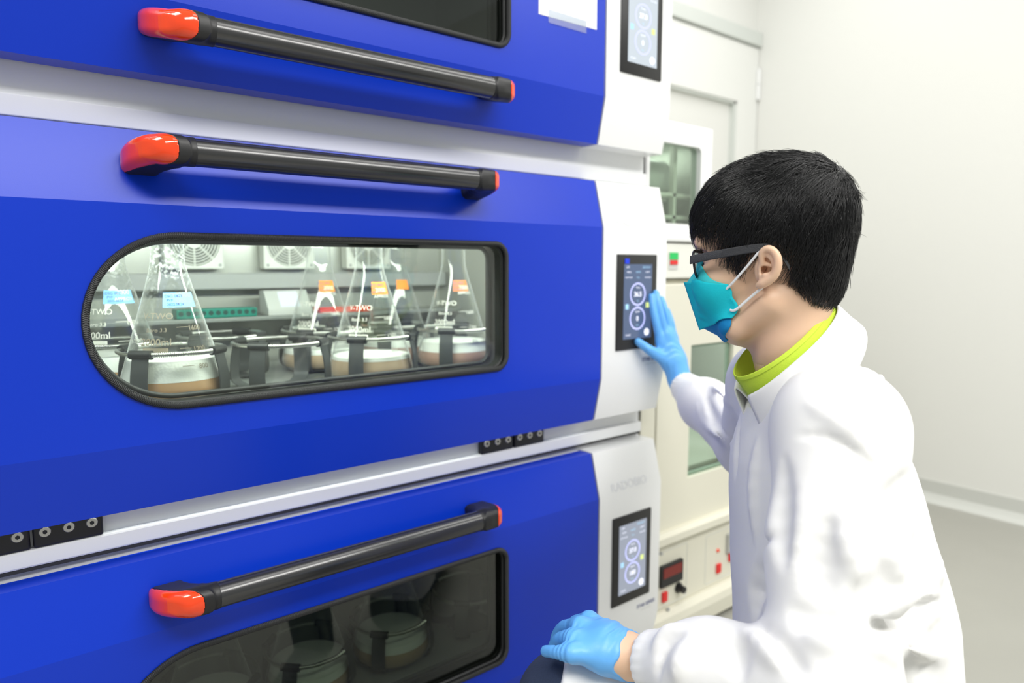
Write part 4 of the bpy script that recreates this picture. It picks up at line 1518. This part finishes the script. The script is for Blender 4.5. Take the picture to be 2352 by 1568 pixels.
# ---- torso and legs of the body under the clothes
tc = [P(1852, 935, 0.935), P(1866, 1020, 0.935), P(1884, 1190, 0.935), P(1905, 1370, 0.935), P(1915, 1560, 0.93), P(1930, 1720, 0.925)]
HIPC = P(1975, 1770, 0.925)
HIPL = HIPC + TS * 0.085; HIPR = HIPC - TS * 0.085
KNL = P(1312, 1622, 0.872); KNR = V(*(HIPR + TF * 0.10)[:2], 0.075)
ANL = V(KNL[0] + 0.06, KNL[1] - 0.05, 0.085); ANR = KNR - TF * 0.36 + V(0, 0, 0.0)
torso_b = f_stretch(f_chain(tc, [0.032, 0.052, 0.064, 0.072, 0.078, 0.085], 0.03), TS, tc[2], 0.66)
hands_b = [handL(-0.0012), handR(-0.0012)]
arms_b = f_union([f_chain([SHL, ELL, WRL], [0.040, 0.034, 0.0235], 0.02), f_chain([SHR, ELR, WRR], [0.040, 0.036, 0.0225], 0.02),
                  f_chain([(tc[0] + tc[1]) / 2, SHL], [0.030, 0.034], 0.02), f_chain([(tc[0] + tc[1]) / 2, SHR], [0.030, 0.034], 0.02)], 0.03)
legs_b = f_union([f_chain([HIPL, KNL, ANL], [0.082, 0.052, 0.036], 0.02), f_chain([HIPR, KNR, ANR], [0.082, 0.052, 0.036], 0.02)], 0.02)
FT = [(ANL + V(0, 0, -0.03), ANL + TF * 0.15 + V(0, 0, -0.055)), (ANR, ANR - TF * 0.05 + V(0, 0, -0.040))]
feet_b = f_union([f_chain([a, b], [0.034, 0.026], 0.0) for a, b in FT], 0.0)


def body_sdf(p):
    d = smin(torso_b(p), arms_b(p), 0.04)
    d = smin(d, legs_b(p), 0.05)
    d = smin(d, feet_b(p), 0.03)
    for g in hands_b: d = smin(d, g(p), 0.012)
    d = smin(d, head_all((p - HC) @ HB.T), 0.02)
    return d


def bounds(pts, m): a = np.array(pts); return a.min(0) - m, a.max(0) + m


# body below the collar, coarse; the head and neck, fine; welded in one mesh
parts = []
cutn = hw(V(-0.045, 0, -0.125)); cutd = HU
def body_low(p): return np.maximum(body_sdf(p), (p - cutn) @ cutd - 0.0)
def body_top(p): return np.maximum(body_sdf(p), -((p - cutn) @ cutd) - 0.004)
lo, hi = bounds([SHL, ELL, WRL, SHR, ELR, WRR, HIPL, HIPR, KNL, KNR, ANL, ANR] + L_F[0] + L_F[3] + R_F[1] + R_F[3] + [L_T[-1], R_T[-1], tc[0], HC], 0.13)
lo[2] = 0.0
parts.append(sdf_mesh(body_low, lo, hi, 0.0042))
hb = [hw(V(f, s, u)) for f in (-0.12, 0.14) for s in (-0.12, 0.12) for u in (-0.20, 0.16)]
lo, hi = bounds(hb, 0.01)
v, q = sdf_mesh(body_top, lo, hi, 0.0021); parts.append((laplace(v, q, 1, 0.4), q))
for side in (1, -1):
    fe, c0 = ear_sdf(side)
    v, q = sdf_mesh(fe, c0 - V(0.032, 0.03, 0.045), c0 + V(0.032, 0.03, 0.045), 0.0010)
    v = laplace(v, q, 2, 0.45)
    if True:
        v = HC + v @ HB
    parts.append((v, q))
bv, bq = join_np(parts)
person = link('person', np_mesh('person', bv, bq), M['skin'])
tag(person, 'crouching person in white lab coat, turquoise mask and glasses, gloved hand on the middle screen', 'person')

# eyes
for e, nm in ((eyeL, 'eye'), (eyeR, 'eye')):
    bm = new(); bmesh.ops.create_uvsphere(bm, u_segments=28, v_segments=18, radius=0.0122)
    gaze = (HF * 0.96 - HS * 0.18 - HU * 0.12); gaze /= np.linalg.norm(gaze)
    gl = Vector(gaze)
    for f in bm.faces:
        if f.calc_center_median().normalized().dot(gl) > 0.88: f.material_index = 1
    for v_ in bm.verts: v_.co += Vector(hw(e))
    obj(nm, bm, [M['eye'], M['iris']], person, smooth=True)

# ---- hair
def HPX(l): return [(hp(x, y, s)[0], hp(x, y, s)[2]) for x, y, s in l]


hair_cap_raw = f_union([f_ell((-0.004, 0, 0.056), (0.102, 0.083, 0.097)), f_ell((0.030, 0, 0.068), (0.070, 0.075, 0.066)),
                        f_ell((-0.062, 0, -0.002), (0.034, 0.058, 0.056)), f_ell((-0.040, 0.0, 0.082), (0.060, 0.068, 0.062))], 0.018)
S1 = 0.07
hairline = HPX([(1520, 516, 0.02), (1594, 508, 0.03), (1624, 512, S1), (1648, 522, S1), (1664, 550, S1), (1690, 590, S1), (1700, 612, S1), (1712, 606, S1), (1740, 566, S1), (1770, 552, S1), (1802, 566, S1), (1814, 600, S1), (1814, 640, S1), (1834, 690, S1), (1846, 716, S1), (1884, 716, S1), (1925, 742, 0), (1900, 900, 0), (1500, 900, 0)])
hpoly = poly2d(hairline)


def hair_base(p):
    d = hair_cap_raw(p)
    return smax(d, -hpoly(p[:, [0, 2]]), 0.010)


lo, hi = V(-0.15, -0.11, -0.10), V(0.13, 0.11, 0.18)
hvb, hqb = sdf_mesh(lambda p: hair_base(p) + 0.004, lo, hi, 0.003)
hvb = laplace(hvb, hqb, 2, 0.5)
hair = link('hair', np_mesh('hair', HC + hvb @ HB, hqb), M['haircap'], person)


def grad(f, p, e=8e-4):
    g = np.stack([f(p + d) - f(p - d) for d in (V(e, 0, 0), V(0, e, 0), V(0, 0, e))], 1)
    return g / np.maximum(np.linalg.norm(g, axis=1, keepdims=True), 1e-9)


def grow_hair(S, K, seed, rmin, rmax, lift, spread, wob):
    rg = np.random.default_rng(seed)
    # roots: random vertices of the base with area-like jitter
    ctr = hvb[hqb].mean(1)
    nrm = np.cross(hvb[hqb[:, 1]] - hvb[hqb[:, 0]], hvb[hqb[:, 3]] - hvb[hqb[:, 0]])
    ar = np.linalg.norm(nrm, axis=1); nrm /= np.maximum(ar[:, None], 1e-12)
    out = (hair_cap_raw(ctr) > -0.012)
    w = ar * out; w /= w.sum()
    i = rg.choice(len(ctr), S, p=w)
    p = ctr[i] + rg.normal(0, 0.0012, (S, 3))
    whorl = V(-0.070, 0.012, 0.112)
    # clumps share their wander
    cell = np.floor((p + 1) / 0.011).astype(int); key = (cell[:, 0] * 73856093 ^ cell[:, 1] * 19349663 ^ cell[:, 2] * 83492791) % 4096
    ctab = rg.normal(0, 1, (4096, 3)); cw = ctab[key]
    lv = np.abs(rg.normal(0, lift, S)) + 0.0006 + 0.0016 * np.abs(cw[:, 0])
    length = rg.uniform(0.026, 0.050, S) * (1.0 + 0.15 * cw[:, 1])
    short = (p[:, 2] < 0.0) ; length[short] *= 0.62
    step = length / (K - 1)
    path = np.zeros((S, K, 3)); path[:, 0] = p
    ind = rg.normal(0, spread, (S, 3))
    for k in range(1, K):
        n = grad(hair_cap_raw, p)
        away = p - whorl; away /= np.maximum(np.linalg.norm(away, axis=1, keepdims=True), 0.02)
        top = np.clip((p[:, 2] - 0.07) / 0.06, 0, 1)[:, None]
        fall = V(0.10, 0, -1.0)
        d = away * (0.65 + 0.6 * top) + fall * (1.05 - 0.75 * top) + V(0.45, 0, 0) * top + cw * wob + ind
        d -= n * (d * n).sum(1, keepdims=True)
        d /= np.maximum(np.linalg.norm(d, axis=1, keepdims=True), 1e-6)
        p = p + d * step[:, None]
        off = hair_cap_raw(p)
        tgt = lv * (0.35 + 0.65 * (k / (K - 1)))
        p = p + n * np.clip(tgt - off, -0.004, 0.004)[:, None]
        path[:, k] = p
    rad = rg.uniform(rmin, rmax, S)[:, None] * np.linspace(1.0, 0.25, K)[None] ** 0.8
    return path, rad


pa, ra = grow_hair(15000, 9, 5, 0.00022, 0.00046, 0.0018, 0.18, 0.24)
# a few tufts standing off the crown and nape
tp, tr = [], []
rg = np.random.default_rng(9)
for k in range(46):
    a = hp(1928 + rg.normal(0, 3), 420 + rg.normal(0, 3), rg.normal(0, 0.008)); b = hp(1965 + rg.normal(0, 5), 436 + rg.normal(0, 4), rg.normal(0, 0.01)); c = hp(1982 + rg.normal(0, 7), 462 + rg.normal(0, 8), rg.normal(0, 0.012))
    cc = np.array(catmull([a - V(-0.012, 0, 0.004), a, b, c], 3))[:9]
    tp.append(cc); tr.append(np.linspace(0.00035, 0.00012, 9))
for k in range(90):
    t = rg.uniform(0, 1); s = rg.normal(0, 0.03)
    a = hp(1800 + 165 * t, 352 + 175 * t * t, s); d = V(-0.5 * t - 0.2, rg.normal(0, 0.3), 0.5 * (1 - t) - 0.25 * t); L = rg.uniform(0.008, 0.02)
    cc = np.array([a + d * L * q + V(-0.004, 0, -0.012) * q * q - V(-0.004, 0, 0.010) * (1 - q) for q in np.linspace(0, 1, 9)])
    tp.append(cc); tr.append(np.linspace(0.00025, 0.0001, 9))
pa = np.concatenate([pa, np.array(tp)]); ra = np.concatenate([ra, np.array(tr)])
sv, sq = strands_mesh(pa, ra)
st_ = link('hair_strands', np_mesh('hair_strands', HC + sv @ HB, sq), M['hairm'], hair)
st_['kind'] = 'stuff'
# eyebrows
bp, br = [], []
for side in (1, -1):
    for k in range(420):
        t = rg.uniform(0, 1)
        c = brow + V(-0.0015 - 0.016 * t ** 2.2, side * (0.012 + 0.036 * t), 0.012 + 0.005 * math.sin(t * PI * 0.8) - 0.002 * t + rg.normal(0, 0.0021))
        n = grad(head_core, c[None])[0]; c = c - n * head_core(c[None])[0]
        d = V(-0.3, side * 0.8, 0.35 - 0.5 * t); d = d - n * (d @ n); d /= np.linalg.norm(d)
        bp.append([c - n * 0.0005 + d * 0.007 * q + n * 0.0012 * q for q in np.linspace(0, 1, 4)]); br.append([0.00028, 0.00026, 0.0002, 0.0001])
sv, sq = strands_mesh(np.array(bp), np.array(br))
eb = link('eyebrows', np_mesh('eyebrows', HC + sv @ HB, sq), M['hairm'], person); eb['kind'] = 'stuff'


# ---- glasses (head-local boxes and loops)
def to_world(bm):
    for v_ in bm.verts: v_.co = Vector(hw(np.array(v_.co)))
    return bm


gl_root = empty('glasses'); gl_root.parent = person
hinge_l = hp(1585, 597, 0.068); over_ear = hp(1752, 568, 0.083)
for side in (1, -1):
    m = V(1, side, 1)
    a, b = hinge_l * m, over_ear * m
    mid = (a * 0.5 + b * 0.5) + V(0, side * 0.003, 0.001)
    tail = [V(b[0] - 0.012, side * 0.079, b[2] - 0.003), V(b[0] - 0.024, side * 0.074, b[2] - 0.014), V(b[0] - 0.031, side * 0.071, b[2] - 0.026)]
    pts = catmull([a, mid, b] + tail, 8)
    n = len(pts); hh = np.interp(np.linspace(0, 1, n), [0, 0.35, 0.62, 0.8, 1.0], [0.0056, 0.0052, 0.0030, 0.0028, 0.0032])
    bm = new()
    rows = []
    for p_, h_ in zip(pts, hh):
        w_ = 0.0019
        rows.append([bm.verts.new((p_[0] + 0, p_[1] + dy_ * w_, p_[2] + dz_ * h_)) for dy_, dz_ in ((-1, -0.8), (-0.6, -1), (0.6, -1), (1, -0.8), (1, 0.8), (0.6, 1), (-0.6, 1), (-1, 0.8))])
    for A, B in zip(rows[:-1], rows[1:]):
        for j in range(8): bm.faces.new((A[j], A[(j + 1) % 8], B[(j + 1) % 8], B[j]))
    bm.faces.new(rows[0]); bm.faces.new(rows[-1])
    obj('temple', to_world(bm), M['frame'], gl_root, autosmooth=0.6)
    # rim: rounded trapezoid in a tilted, slightly wrapped plane
    top_u = hp(1590, 577, 0.05)[2]; bot_u = hp(1607, 637, 0.04)[2]
    f_top = hinge_l[0]; f_bot = hp(1606, 637, 0.038)[0]
    ol = loop_outline([(0.0095, bot_u + 0.001, 0.012), (0.060, bot_u, 0.016), (0.0665, top_u, 0.011), (0.0085, top_u, 0.010)], 7)
    def pl(s, u):
        t = (u - bot_u) / (top_u - bot_u)
        return V(f_bot + (f_top - f_bot) * t + 0.006 - 0.006 - 0.002 * (s / 0.066) ** 2, side * s, u)
    bm = new(); tube(bm, [tuple(pl(s, u)) for s, u in ol], 1.0, n=10, closed=True, flat=(0.0016, 0.0020), up=(1, 0, 0.2))
    rm = obj('rim', to_world(bm), M['rim'], gl_root, smooth=True)
    bm = new(); vs = [bm.verts.new(pl(s, u)) for s, u in ol]; bm.faces.new(vs)
    vs2 = [bm.verts.new(pl(s, u) + V(0.0015, 0, 0)) for s, u in ol]; bm.faces.new(list(reversed(vs2)))
    for j in range(len(vs)): bm.faces.new((vs[j], vs2[j], vs2[(j + 1) % len(vs)], vs[(j + 1) % len(vs)]))
    obj('lens', to_world(bm), M['lens'], rm)
bm = new()
bu = hp(1592, 590, 0)[2]
tube(bm, catmull([(f_top - 0.001, 0.0095, bu - 0.001), (f_top + 0.002, 0.004, bu + 0.003), (f_top + 0.002, -0.004, bu + 0.003), (f_top - 0.001, -0.0095, bu - 0.001)], 5), 0.0018, n=8)
obj('bridge', to_world(bm), M['rim'], gl_root, smooth=True)


# ---- face mask: three folded panels and two ear loops
def sheet(name, rows_fn, nu, nv, thick, m, parent, gap=0.0020):
    """rows_fn(a,b) a in [-1,1] across the face (his left positive), b in [0,1] downwards"""
    g = np.array([[rows_fn(-1 + 2 * i / nu, j / nv) for j in range(nv + 1)] for i in range(nu + 1)])
    idx = np.arange((nu + 1) * (nv + 1)).reshape(nu + 1, nv + 1)
    q = np.stack([idx[:-1, :-1], idx[1:, :-1], idx[1:, 1:], idx[:-1, 1:]], -1).reshape(-1, 4)
    gg = g.reshape(-1, 3)
    for _ in range(3):
        d_ = head_all(gg); gg = gg + grad(head_all, gg) * np.maximum(gap - d_, 0)[:, None]
    o = link(name, np_mesh(name, HC + gg @ HB, q), m, parent)
    md = o.modifiers.new('thickness', 'SOLIDIFY'); md.thickness = thick; md.offset = 0
    return o


mask = empty('face_mask'); mask.parent = person
tipT = hp(1571, 648, 0.0); tipB = hp(1607, 758, 0.0)
eT = hp(1672, 652, 0.060); eT2 = hp(1681, 668, 0.064); eM = hp(1682, 682, 0.065); eM2 = hp(1694, 700, 0.067); eB = hp(1693, 716, 0.067); eB2 = hp(1684, 732, 0.064)
edge_pts = [eT, eT2, eM, eM2, eB, eB2]


def edge_at(b, pts):
    x = b * (len(pts) - 1); i = min(int(x), len(pts) - 2); t = x - i
    return pts[i] * (1 - t) + pts[i + 1] * t


edge_dense = catmull(edge_pts, 6)


def mid_panel(a, b):
    c = tipT * (1 - b) + tipB * b; c = c * V(1, 0, 1)
    e = edge_at(b, edge_dense) * V(1, np.sign(a) if a else 1, 1)
    t = abs(a)
    p = c * (1 - t) + e * t
    # the cloth bows outwards a little and is creased at the ridge
    bow = 0.010 * math.sin(PI * t) * (0.6 + 0.4 * math.sin(PI * b))
    wr = 0.0012 * math.sin(b * 9 + t * 7) * t * (1 - t) * 4
    return p + V(0.35, np.sign(a) * 0.8, 0) * (bow + wr)


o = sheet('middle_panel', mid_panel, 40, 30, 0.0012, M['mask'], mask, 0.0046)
upT = hp(1609, 606, 0.0); up_e = [hp(1640, 648, 0.055), hp(1628, 628, 0.040), hp(1618, 606, 0.018)]


def up_panel(a, b):
    t = abs(a); sg = np.sign(a) if a else 1
    lowc = tipT * V(1, 0, 1) + V(-0.003, 0, -0.003); lowe = (eT * V(1, sg, 1)) + V(-0.002, -sg * 0.0025, -0.005)
    low = lowc * (1 - t) + lowe * t + V(0.35, sg * 0.8, 0) * 0.006 * math.sin(PI * t)
    edge = catmull([upT, hp(1618, 606, 0.016), hp(1630, 628, 0.034), hp(1643, 645, 0.052), eT + V(0, -0.002, 0)], 6)
    te = edge_at(t, edge) * V(1, sg, 1)
    if t == 0: te = te * V(1, 0, 1)
    return te * (1 - b) + low * b


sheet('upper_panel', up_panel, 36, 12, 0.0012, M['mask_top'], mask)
lowt = hp(1672, 781, 0.024); lowc_ = hp(1664, 778, 0.0)


def low_panel(a, b):
    t = abs(a); sg = np.sign(a) if a else 1
    tc_ = tipB * V(1, 0, 1) + V(-0.004, 0, 0.004); te_ = (eB2 + V(0.002, -0.003, 0.002)) * V(1, sg, 1)
    top = tc_ * (1 - t) + te_ * t + V(0.35, sg * 0.8, 0) * 0.006 * math.sin(PI * t)
    edge = catmull([lowc_, lowt, hp(1683, 757, 0.050), hp(1685, 746, 0.058), eB2 + V(0.001, -0.003, -0.004)], 6)
    be = edge_at(t, edge) * V(1, sg, 1)
    if t == 0: be = be * V(1, 0, 1)
    return top * (1 - b) + be * b


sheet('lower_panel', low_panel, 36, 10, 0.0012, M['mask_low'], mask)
for side in (1, -1):
    m_ = V(1, side, 1)
    for pts in ([hp(1660, 664, 0.0605), hp(1672, 660, 0.0665), hp(1712, 616, 0.0775), hp(1748, 574, 0.084), hp(1768, 566, 0.079), hp(1790, 590, 0.073)],
                [hp(1677, 712, 0.0655), hp(1690, 711, 0.0700), hp(1724, 682, 0.0745), hp(1756, 656, 0.0775), hp(1776, 640, 0.074), hp(1790, 600, 0.072)]):
        bm = new(); tube(bm, [tuple(p_ * m_) for p_ in catmull(pts, 8)], 1.0, n=10, flat=(0.0018, 0.0012), up=(0, 0, 1))
        obj('ear_loop', to_world(bm), M['cord'], mask, smooth=True)
# ---- gloves
def glove(hand, wr, elbow, name, lo_pts, lim0=0.024):
    axis = (elbow - wr) / np.linalg.norm(elbow - wr)
    e1 = np.cross(axis, V(0, 0, 1)); e1 /= np.linalg.norm(e1); e2 = np.cross(axis, e1)
    cuff = f_cap(wr, wr + axis * 0.030, 0.0255, 0.0285)
    def f(p):
        d = smin(hand(p), cuff(p), 0.010)
        # creases of stretched film across the back of the hand and round the wrist
        t = (p - wr) @ axis; w = np.exp(-((t + 0.028) / 0.042) ** 2)
        ang = np.arctan2((p - wr) @ e1, (p - wr) @ e2)
        d = d + w * 0.00085 * np.sin(t * 560 + 2.6 * np.sin(ang * 2 + t * 60) + 3 * np.sin(t * 130)) * (0.5 + 0.5 * np.sin(ang * 3 + t * 90))
        lim = lim0 + 0.003 * np.sin(ang * 3 + 1) + 0.0015 * np.sin(ang * 7)
        d = np.maximum(d, t - lim)
        inner = np.maximum(f_cap(wr, wr + axis * 0.08, 0.0242, 0.030)(p), -(t - 0.002))
        return np.maximum(d, -inner)
    lo, hi = bounds(lo_pts + [wr + axis * 0.04], 0.045)
    v, q = sdf_mesh(f, lo, hi, 0.0016)
    v = laplace(v, q, 1, 0.4)
    return link(name, np_mesh(name, v, q), M['glove'], person)


gL = glove(handL(0.0), WRL, ELL, 'glove', L_MCP + L_F[0] + L_F[1] + L_F[2] + L_F[3] + L_T, 0.004)
gR = glove(handR(0.0), WRR, ELR, 'glove', R_MCP + R_F[0] + R_F[1] + R_F[2] + R_F[3] + R_T)

# ---- trousers and shoes
legs = f_union([f_chain([HIPL, KNL, ANL + V(0, 0, -0.01)], [0.092, 0.064, 0.050], 0.03), f_chain([HIPR, KNR, ANR + V(0, 0, -0.01)], [0.092, 0.064, 0.050], 0.03), f_stretch(f_cap(HIPC + V(0, 0, 0.03), HIPC, 0.105, 0.10), TS, HIPC, 0.65)], 0.04)
lo, hi = bounds([HIPL, HIPR, KNL, KNR, ANL, ANR, tc[5]], 0.16); lo[2] = -0.03
v, q = sdf_mesh(lambda p: np.maximum(legs(p), FZ + 0.004 - p[:, 2]), lo, hi, 0.005)
trousers = link('trousers', np_mesh('trousers', laplace(v, q, 2), q), M['jeans'], person)
for A, B in FT:
    sh = f_union([f_chain([A - (B - A) * 0.12, B + (B - A) * 0.12], [0.042, 0.034], 0.0)], 0.0)
    v, q = sdf_mesh(lambda p: np.maximum(sh(p), FZ + 0.001 - p[:, 2]), A - 0.3, A + 0.3, 0.006)
    link('shoe', np_mesh('shoe', laplace(v, q, 2), q), M['shoe'], person)

# ---- lime knit collar: a band round the neck opening
CC = P(1822, 812, 0.938)
dN = P(1715, 905, 0.938) - P(1926, 716, 0.938); LN = np.linalg.norm(dN) / 2; dN /= np.linalg.norm(dN)   # back-to-front along the opening
nN = np.cross(dN, TS); nN = nN if nN[2] > 0 else -nN


def neck_pt(th, rs, h, rl=0.069):
    """th: 0 at the throat, 90 deg on his left"""
    return CC + dN * (math.cos(th) * LN * rs) + TS * (math.sin(th) * rl * rs) + nN * h


def neck_band(name, prof_, m, th0, th1, n, parent, thick, fn=None, wob=0.0):
    g = []
    for i in range(n + 1):
        th = th0 + (th1 - th0) * i / n
        row = [neck_pt(th, *(fn(th, r, h) if fn else (r, h))) for r, h in prof_]
        g.append(catmull(row, 4))
    g = np.array(g); nu, nv = g.shape[:2]
    idx = np.arange(nu * nv).reshape(nu, nv)
    q = np.stack([idx[:-1, :-1], idx[1:, :-1], idx[1:, 1:], idx[:-1, 1:]], -1).reshape(-1, 4)
    o = link(name, np_mesh(name, g.reshape(-1, 3), q), m, parent)
    md = o.modifiers.new('thickness', 'SOLIDIFY'); md.thickness = thick; md.offset = 0
    return o


neck_band('shirt_collar', [(1.04, -0.05), (0.99, -0.02), (0.975, 0.006), (0.95, 0.026), (0.94, 0.030), (0.96, 0.025)], M['lime'], 0, 2 * PI, 72, person, 0.0022, lambda th, r, h: (r, h * (1 - 0.72 * (1 - math.cos(th)) / 2) if h < 0 else h))

# ---- lab coat
oc = [P(1862, 910, 0.935), P(1872, 1050, 0.935), P(1888, 1200, 0.935), P(1910, 1370, 0.932), P(1912, 1560, 0.93), P(1925, 1740, 0.925)]
orad = [0.060, 0.088, 0.099, 0.110, 0.110, 0.116]
torso_c = f_stretch(f_chain(oc, orad, 0.06), TS, oc[2], 0.66)
slvL = f_chain([SHL, (SHL + ELL) / 2 + V(0, 0, 0), ELL], [0.071, 0.064, 0.060], 0.03)
foreL = f_chain([ELL, ELL * 0.45 + WRL * 0.55, WRL + (ELL - WRL) * 0.16], [0.060, 0.052, 0.036], 0.03)
slvR = f_chain([SHR, ELR, ELR * 0.4 + WRR * 0.6, WRR + (ELR - WRR) * 0.10], [0.072, 0.062, 0.052, 0.036], 0.03)
yoke = f_union([f_chain([P(1880, 900, 0.935), SHL], [0.046, 0.060], 0.02), f_chain([P(1880, 900, 0.935), SHR], [0.046, 0.060], 0.02), f_cap(P(1912, 792, 0.935), P(1942, 872, 0.935), 0.030, 0.053)], 0.03)
skirtL = f_chain([HIPL + V(0, 0, 0.02), KNL + V(0.0, 0, 0.006)], [0.110, 0.076], 0.0)
skirtR = f_chain([HIPR + V(0, 0, 0.02), HIPR * 0.35 + KNR * 0.65], [0.110, 0.105], 0.0)
cut_sk = f_half(P(1288, 1530, 0.872), (KNL - HIPL))
axL = (ELL - WRL) / np.linalg.norm(ELL - WRL); axR = (ELR - WRR) / np.linalg.norm(ELR - WRR)


def coat_upper(p):
    d = smin(torso_c(p), yoke(p), 0.05)
    d = smin(d, slvL(p), 0.035)
    d = smin(d, foreL(p), 0.03)
    return smin(d, slvR(p), 0.035)


def coat_skirt(p):
    return smin(np.maximum(skirtL(p), cut_sk(p)), skirtR(p), 0.05)


def coat_core(p): return smin(coat_upper(p), coat_skirt(p), 0.03)


# folds: soft ridges (+) and valleys (-) laid on the cloth where the photograph shows them: (points, radius, height)
FOLDS = [
    ([(2018, 1110), (2006, 1180), (2000, 1260), (2030, 1290)], 0.012, -1),
    ([(2085, 1090), (2040, 1160), (2012, 1230)], 0.014, -1),
    ([(2110, 1085), (2118, 1160), (2110, 1300), (2090, 1370)], 0.012, -1),
    ([(2170, 1380), (2080, 1400), (2010, 1440), (1965, 1470)], 0.012, -1),
    ([(2150, 1360), (2070, 1378), (2000, 1420)], 0.012, 1),
    ([(2172, 1420), (2140, 1500), (2120, 1568)], 0.013, -1),
    ([(2060, 1480), (2130, 1500), (2165, 1490)], 0.012, 1),
    ([(1945, 1510), (2010, 1530), (2080, 1560)], 0.014, -1),
    ([(2030, 1290), (2020, 1340), (1975, 1400), (1955, 1480)], 0.014, -1),
    ([(1830, 1000), (1900, 1003), (1960, 1030), (2010, 1075)], 0.006, -1),
    ([(1770, 1230), (1750, 1330), (1735, 1420)], 0.016, -1),
    ([(1740, 1440), (1790, 1500), (1850, 1540)], 0.013, -1),
    ([(1700, 1440), (1760, 1490), (1800, 1540)], 0.012, 1),
    ([(1500, 1490), (1530, 1450), (1560, 1440)], 0.010, 1),
    ([(1510, 1560), (1530, 1480), (1570, 1455)], 0.009, -1),
    ([(1590, 1470), (1560, 1520), (1555, 1568)], 0.012, 1),
    ([(1640, 1460), (1690, 1500), (1700, 1560)], 0.013, -1),
    ([(1700, 960), (1690, 1040), (1688, 1100)], 0.008, -1),
    ([(1620, 900), (1640, 960), (1670, 1000)], 0.010, -1),
    ([(1590, 880), (1640, 890), (1680, 930)], 0.010, 1),
    ([(1600, 930), (1630, 985), (1680, 1020)], 0.009, 1),
    ([(1860, 930), (1950, 985), (2010, 1060)], 0.012, 1),
    ([(1800, 1060), (1790, 1180), (1800, 1300)], 0.016, -1),
    ([(1900, 1180), (1880, 1290), (1900, 1400)], 0.018, -1),
    ([(1960, 1120), (1950, 1240), (1975, 1330)], 0.012, 1),
    ([(1820, 1400), (1880, 1430), (1950, 1430)], 0.014, -1),
    ([(1850, 1460), (1900, 1475), (1950, 1470)], 0.012, 1),
    ([(2060, 1180), (2050, 1280), (2080, 1350)], 0.012, 1),
    ([(2140, 1180), (2150, 1270), (2150, 1340)], 0.012, 1),
    ([(1740, 1010), (1730, 1120), (1735, 1240)], 0.010, 1),
]
fold_f = []
for pts, r, sgn in FOLDS:
    w3 = [hit(coat_core, x, y) for x, y in pts]
    w3 = [w for w in w3 if w is not None]
    if len(w3) < 2: continue
    c3 = catmull(w3, 3)
    n = len(c3)
    tap = [max(0.06, math.sin(PI * (0.03 + 0.94 * i / (n - 1)))) for i in range(n)]
    # sit mostly under (ridge) or mostly outside (valley) the cloth
    fold_f.append((f_chain(c3, [r * t for t in tap], 0.004), r, sgn, np.min(c3, axis=0) - 3 * r, np.max(c3, axis=0) + 3 * r))

neck_hole = f_stretch(f_cap(CC - nN * 0.09 + V(0, 0, 0), CC + nN * 0.12, 0.085, 0.094), TS, CC, 1.24)


def coat_sdf(p):
    d = coat_upper(p)
    for g, r, sgn, l, h in fold_f:
        m = ((p > l) & (p < h)).all(1) & (np.abs(d) < 0.05)
        if not m.any(): continue
        gd = g(p[m])
        if sgn > 0: d[m] = smin(d[m], gd + r * 0.45, r * 1.3)
        else: d[m] = smax(d[m], -(gd + r * 0.32), r * 1.1)
    # gathered cuffs
    for wr, ax, k in ((WRL, axL, 0.002), (WRR, axR, 0.0)):
        t = (p - wr) @ ax
        e1 = np.cross(ax, V(0, 0, 1)); e1 /= np.linalg.norm(e1); e2 = np.cross(ax, e1)
        ang = np.arctan2((p - wr) @ e1, (p - wr) @ e2)
        near = (np.linalg.norm(p - wr - ax * 0.03, axis=1) < 0.075)
        w = np.where(near, np.exp(-((t - 0.026) / 0.020) ** 2), 0)
        d = d + w * 0.0013 * np.sin(ang * 19 + 4 * np.sin(t * 60))
        d = np.where(near, np.maximum(d, 0.018 + k + 0.001 * np.sin(ang * 9) - t), d)
    d = smax(d, -neck_hole(p), 0.006)
    d = smax(d, -(f_cap(WRL - axL * 0.05, WRL + axL * 0.03, 0.0262, 0.0262)(p)), 0.003)
    d = smax(d, -(f_cap(WRR - axR * 0.05, WRR + axR * 0.03, 0.0262, 0.0262)(p)), 0.003)
    return smin(d, coat_skirt(p), 0.022)


lo, hi = bounds([SHL, ELL, WRL, SHR, ELR, WRR, HIPL, HIPR, KNL, KNR, oc[0], oc[3] - TF * 0.05, oc[4] - TF * 0.06], 0.15)
v, q = sdf_mesh(coat_sdf, lo, hi, 0.0035)
v = laplace(v, q, 2, 0.4)
coat = link('lab_coat', np_mesh('lab_coat', v, q), M['coat'], person)


# turned-down coat collar
def colfn(th, r, h):
    # opens towards the throat: lapels drop and spread
    fr_ = max(0.0, math.cos(th)) ** 2; bk = max(0.0, -math.cos(th)) ** 1.5
    dr = 1 - 0.62 * (1 - math.cos(th)) / 2
    return 1 + (r - 1) * (1 - 0.80 * bk) + 0.05 * fr_, (h * dr if h < 0 else h) - 0.010 * fr_ - 0.004


neck_band('coat_collar', [(1.02, -0.022), (1.03, 0.006), (1.06, 0.020), (1.12, 0.016), (1.23, -0.010), (1.33, -0.034), (1.38, -0.054)], M['coat'], math.radians(22), math.radians(338), 80, coat, 0.0028, colfn)
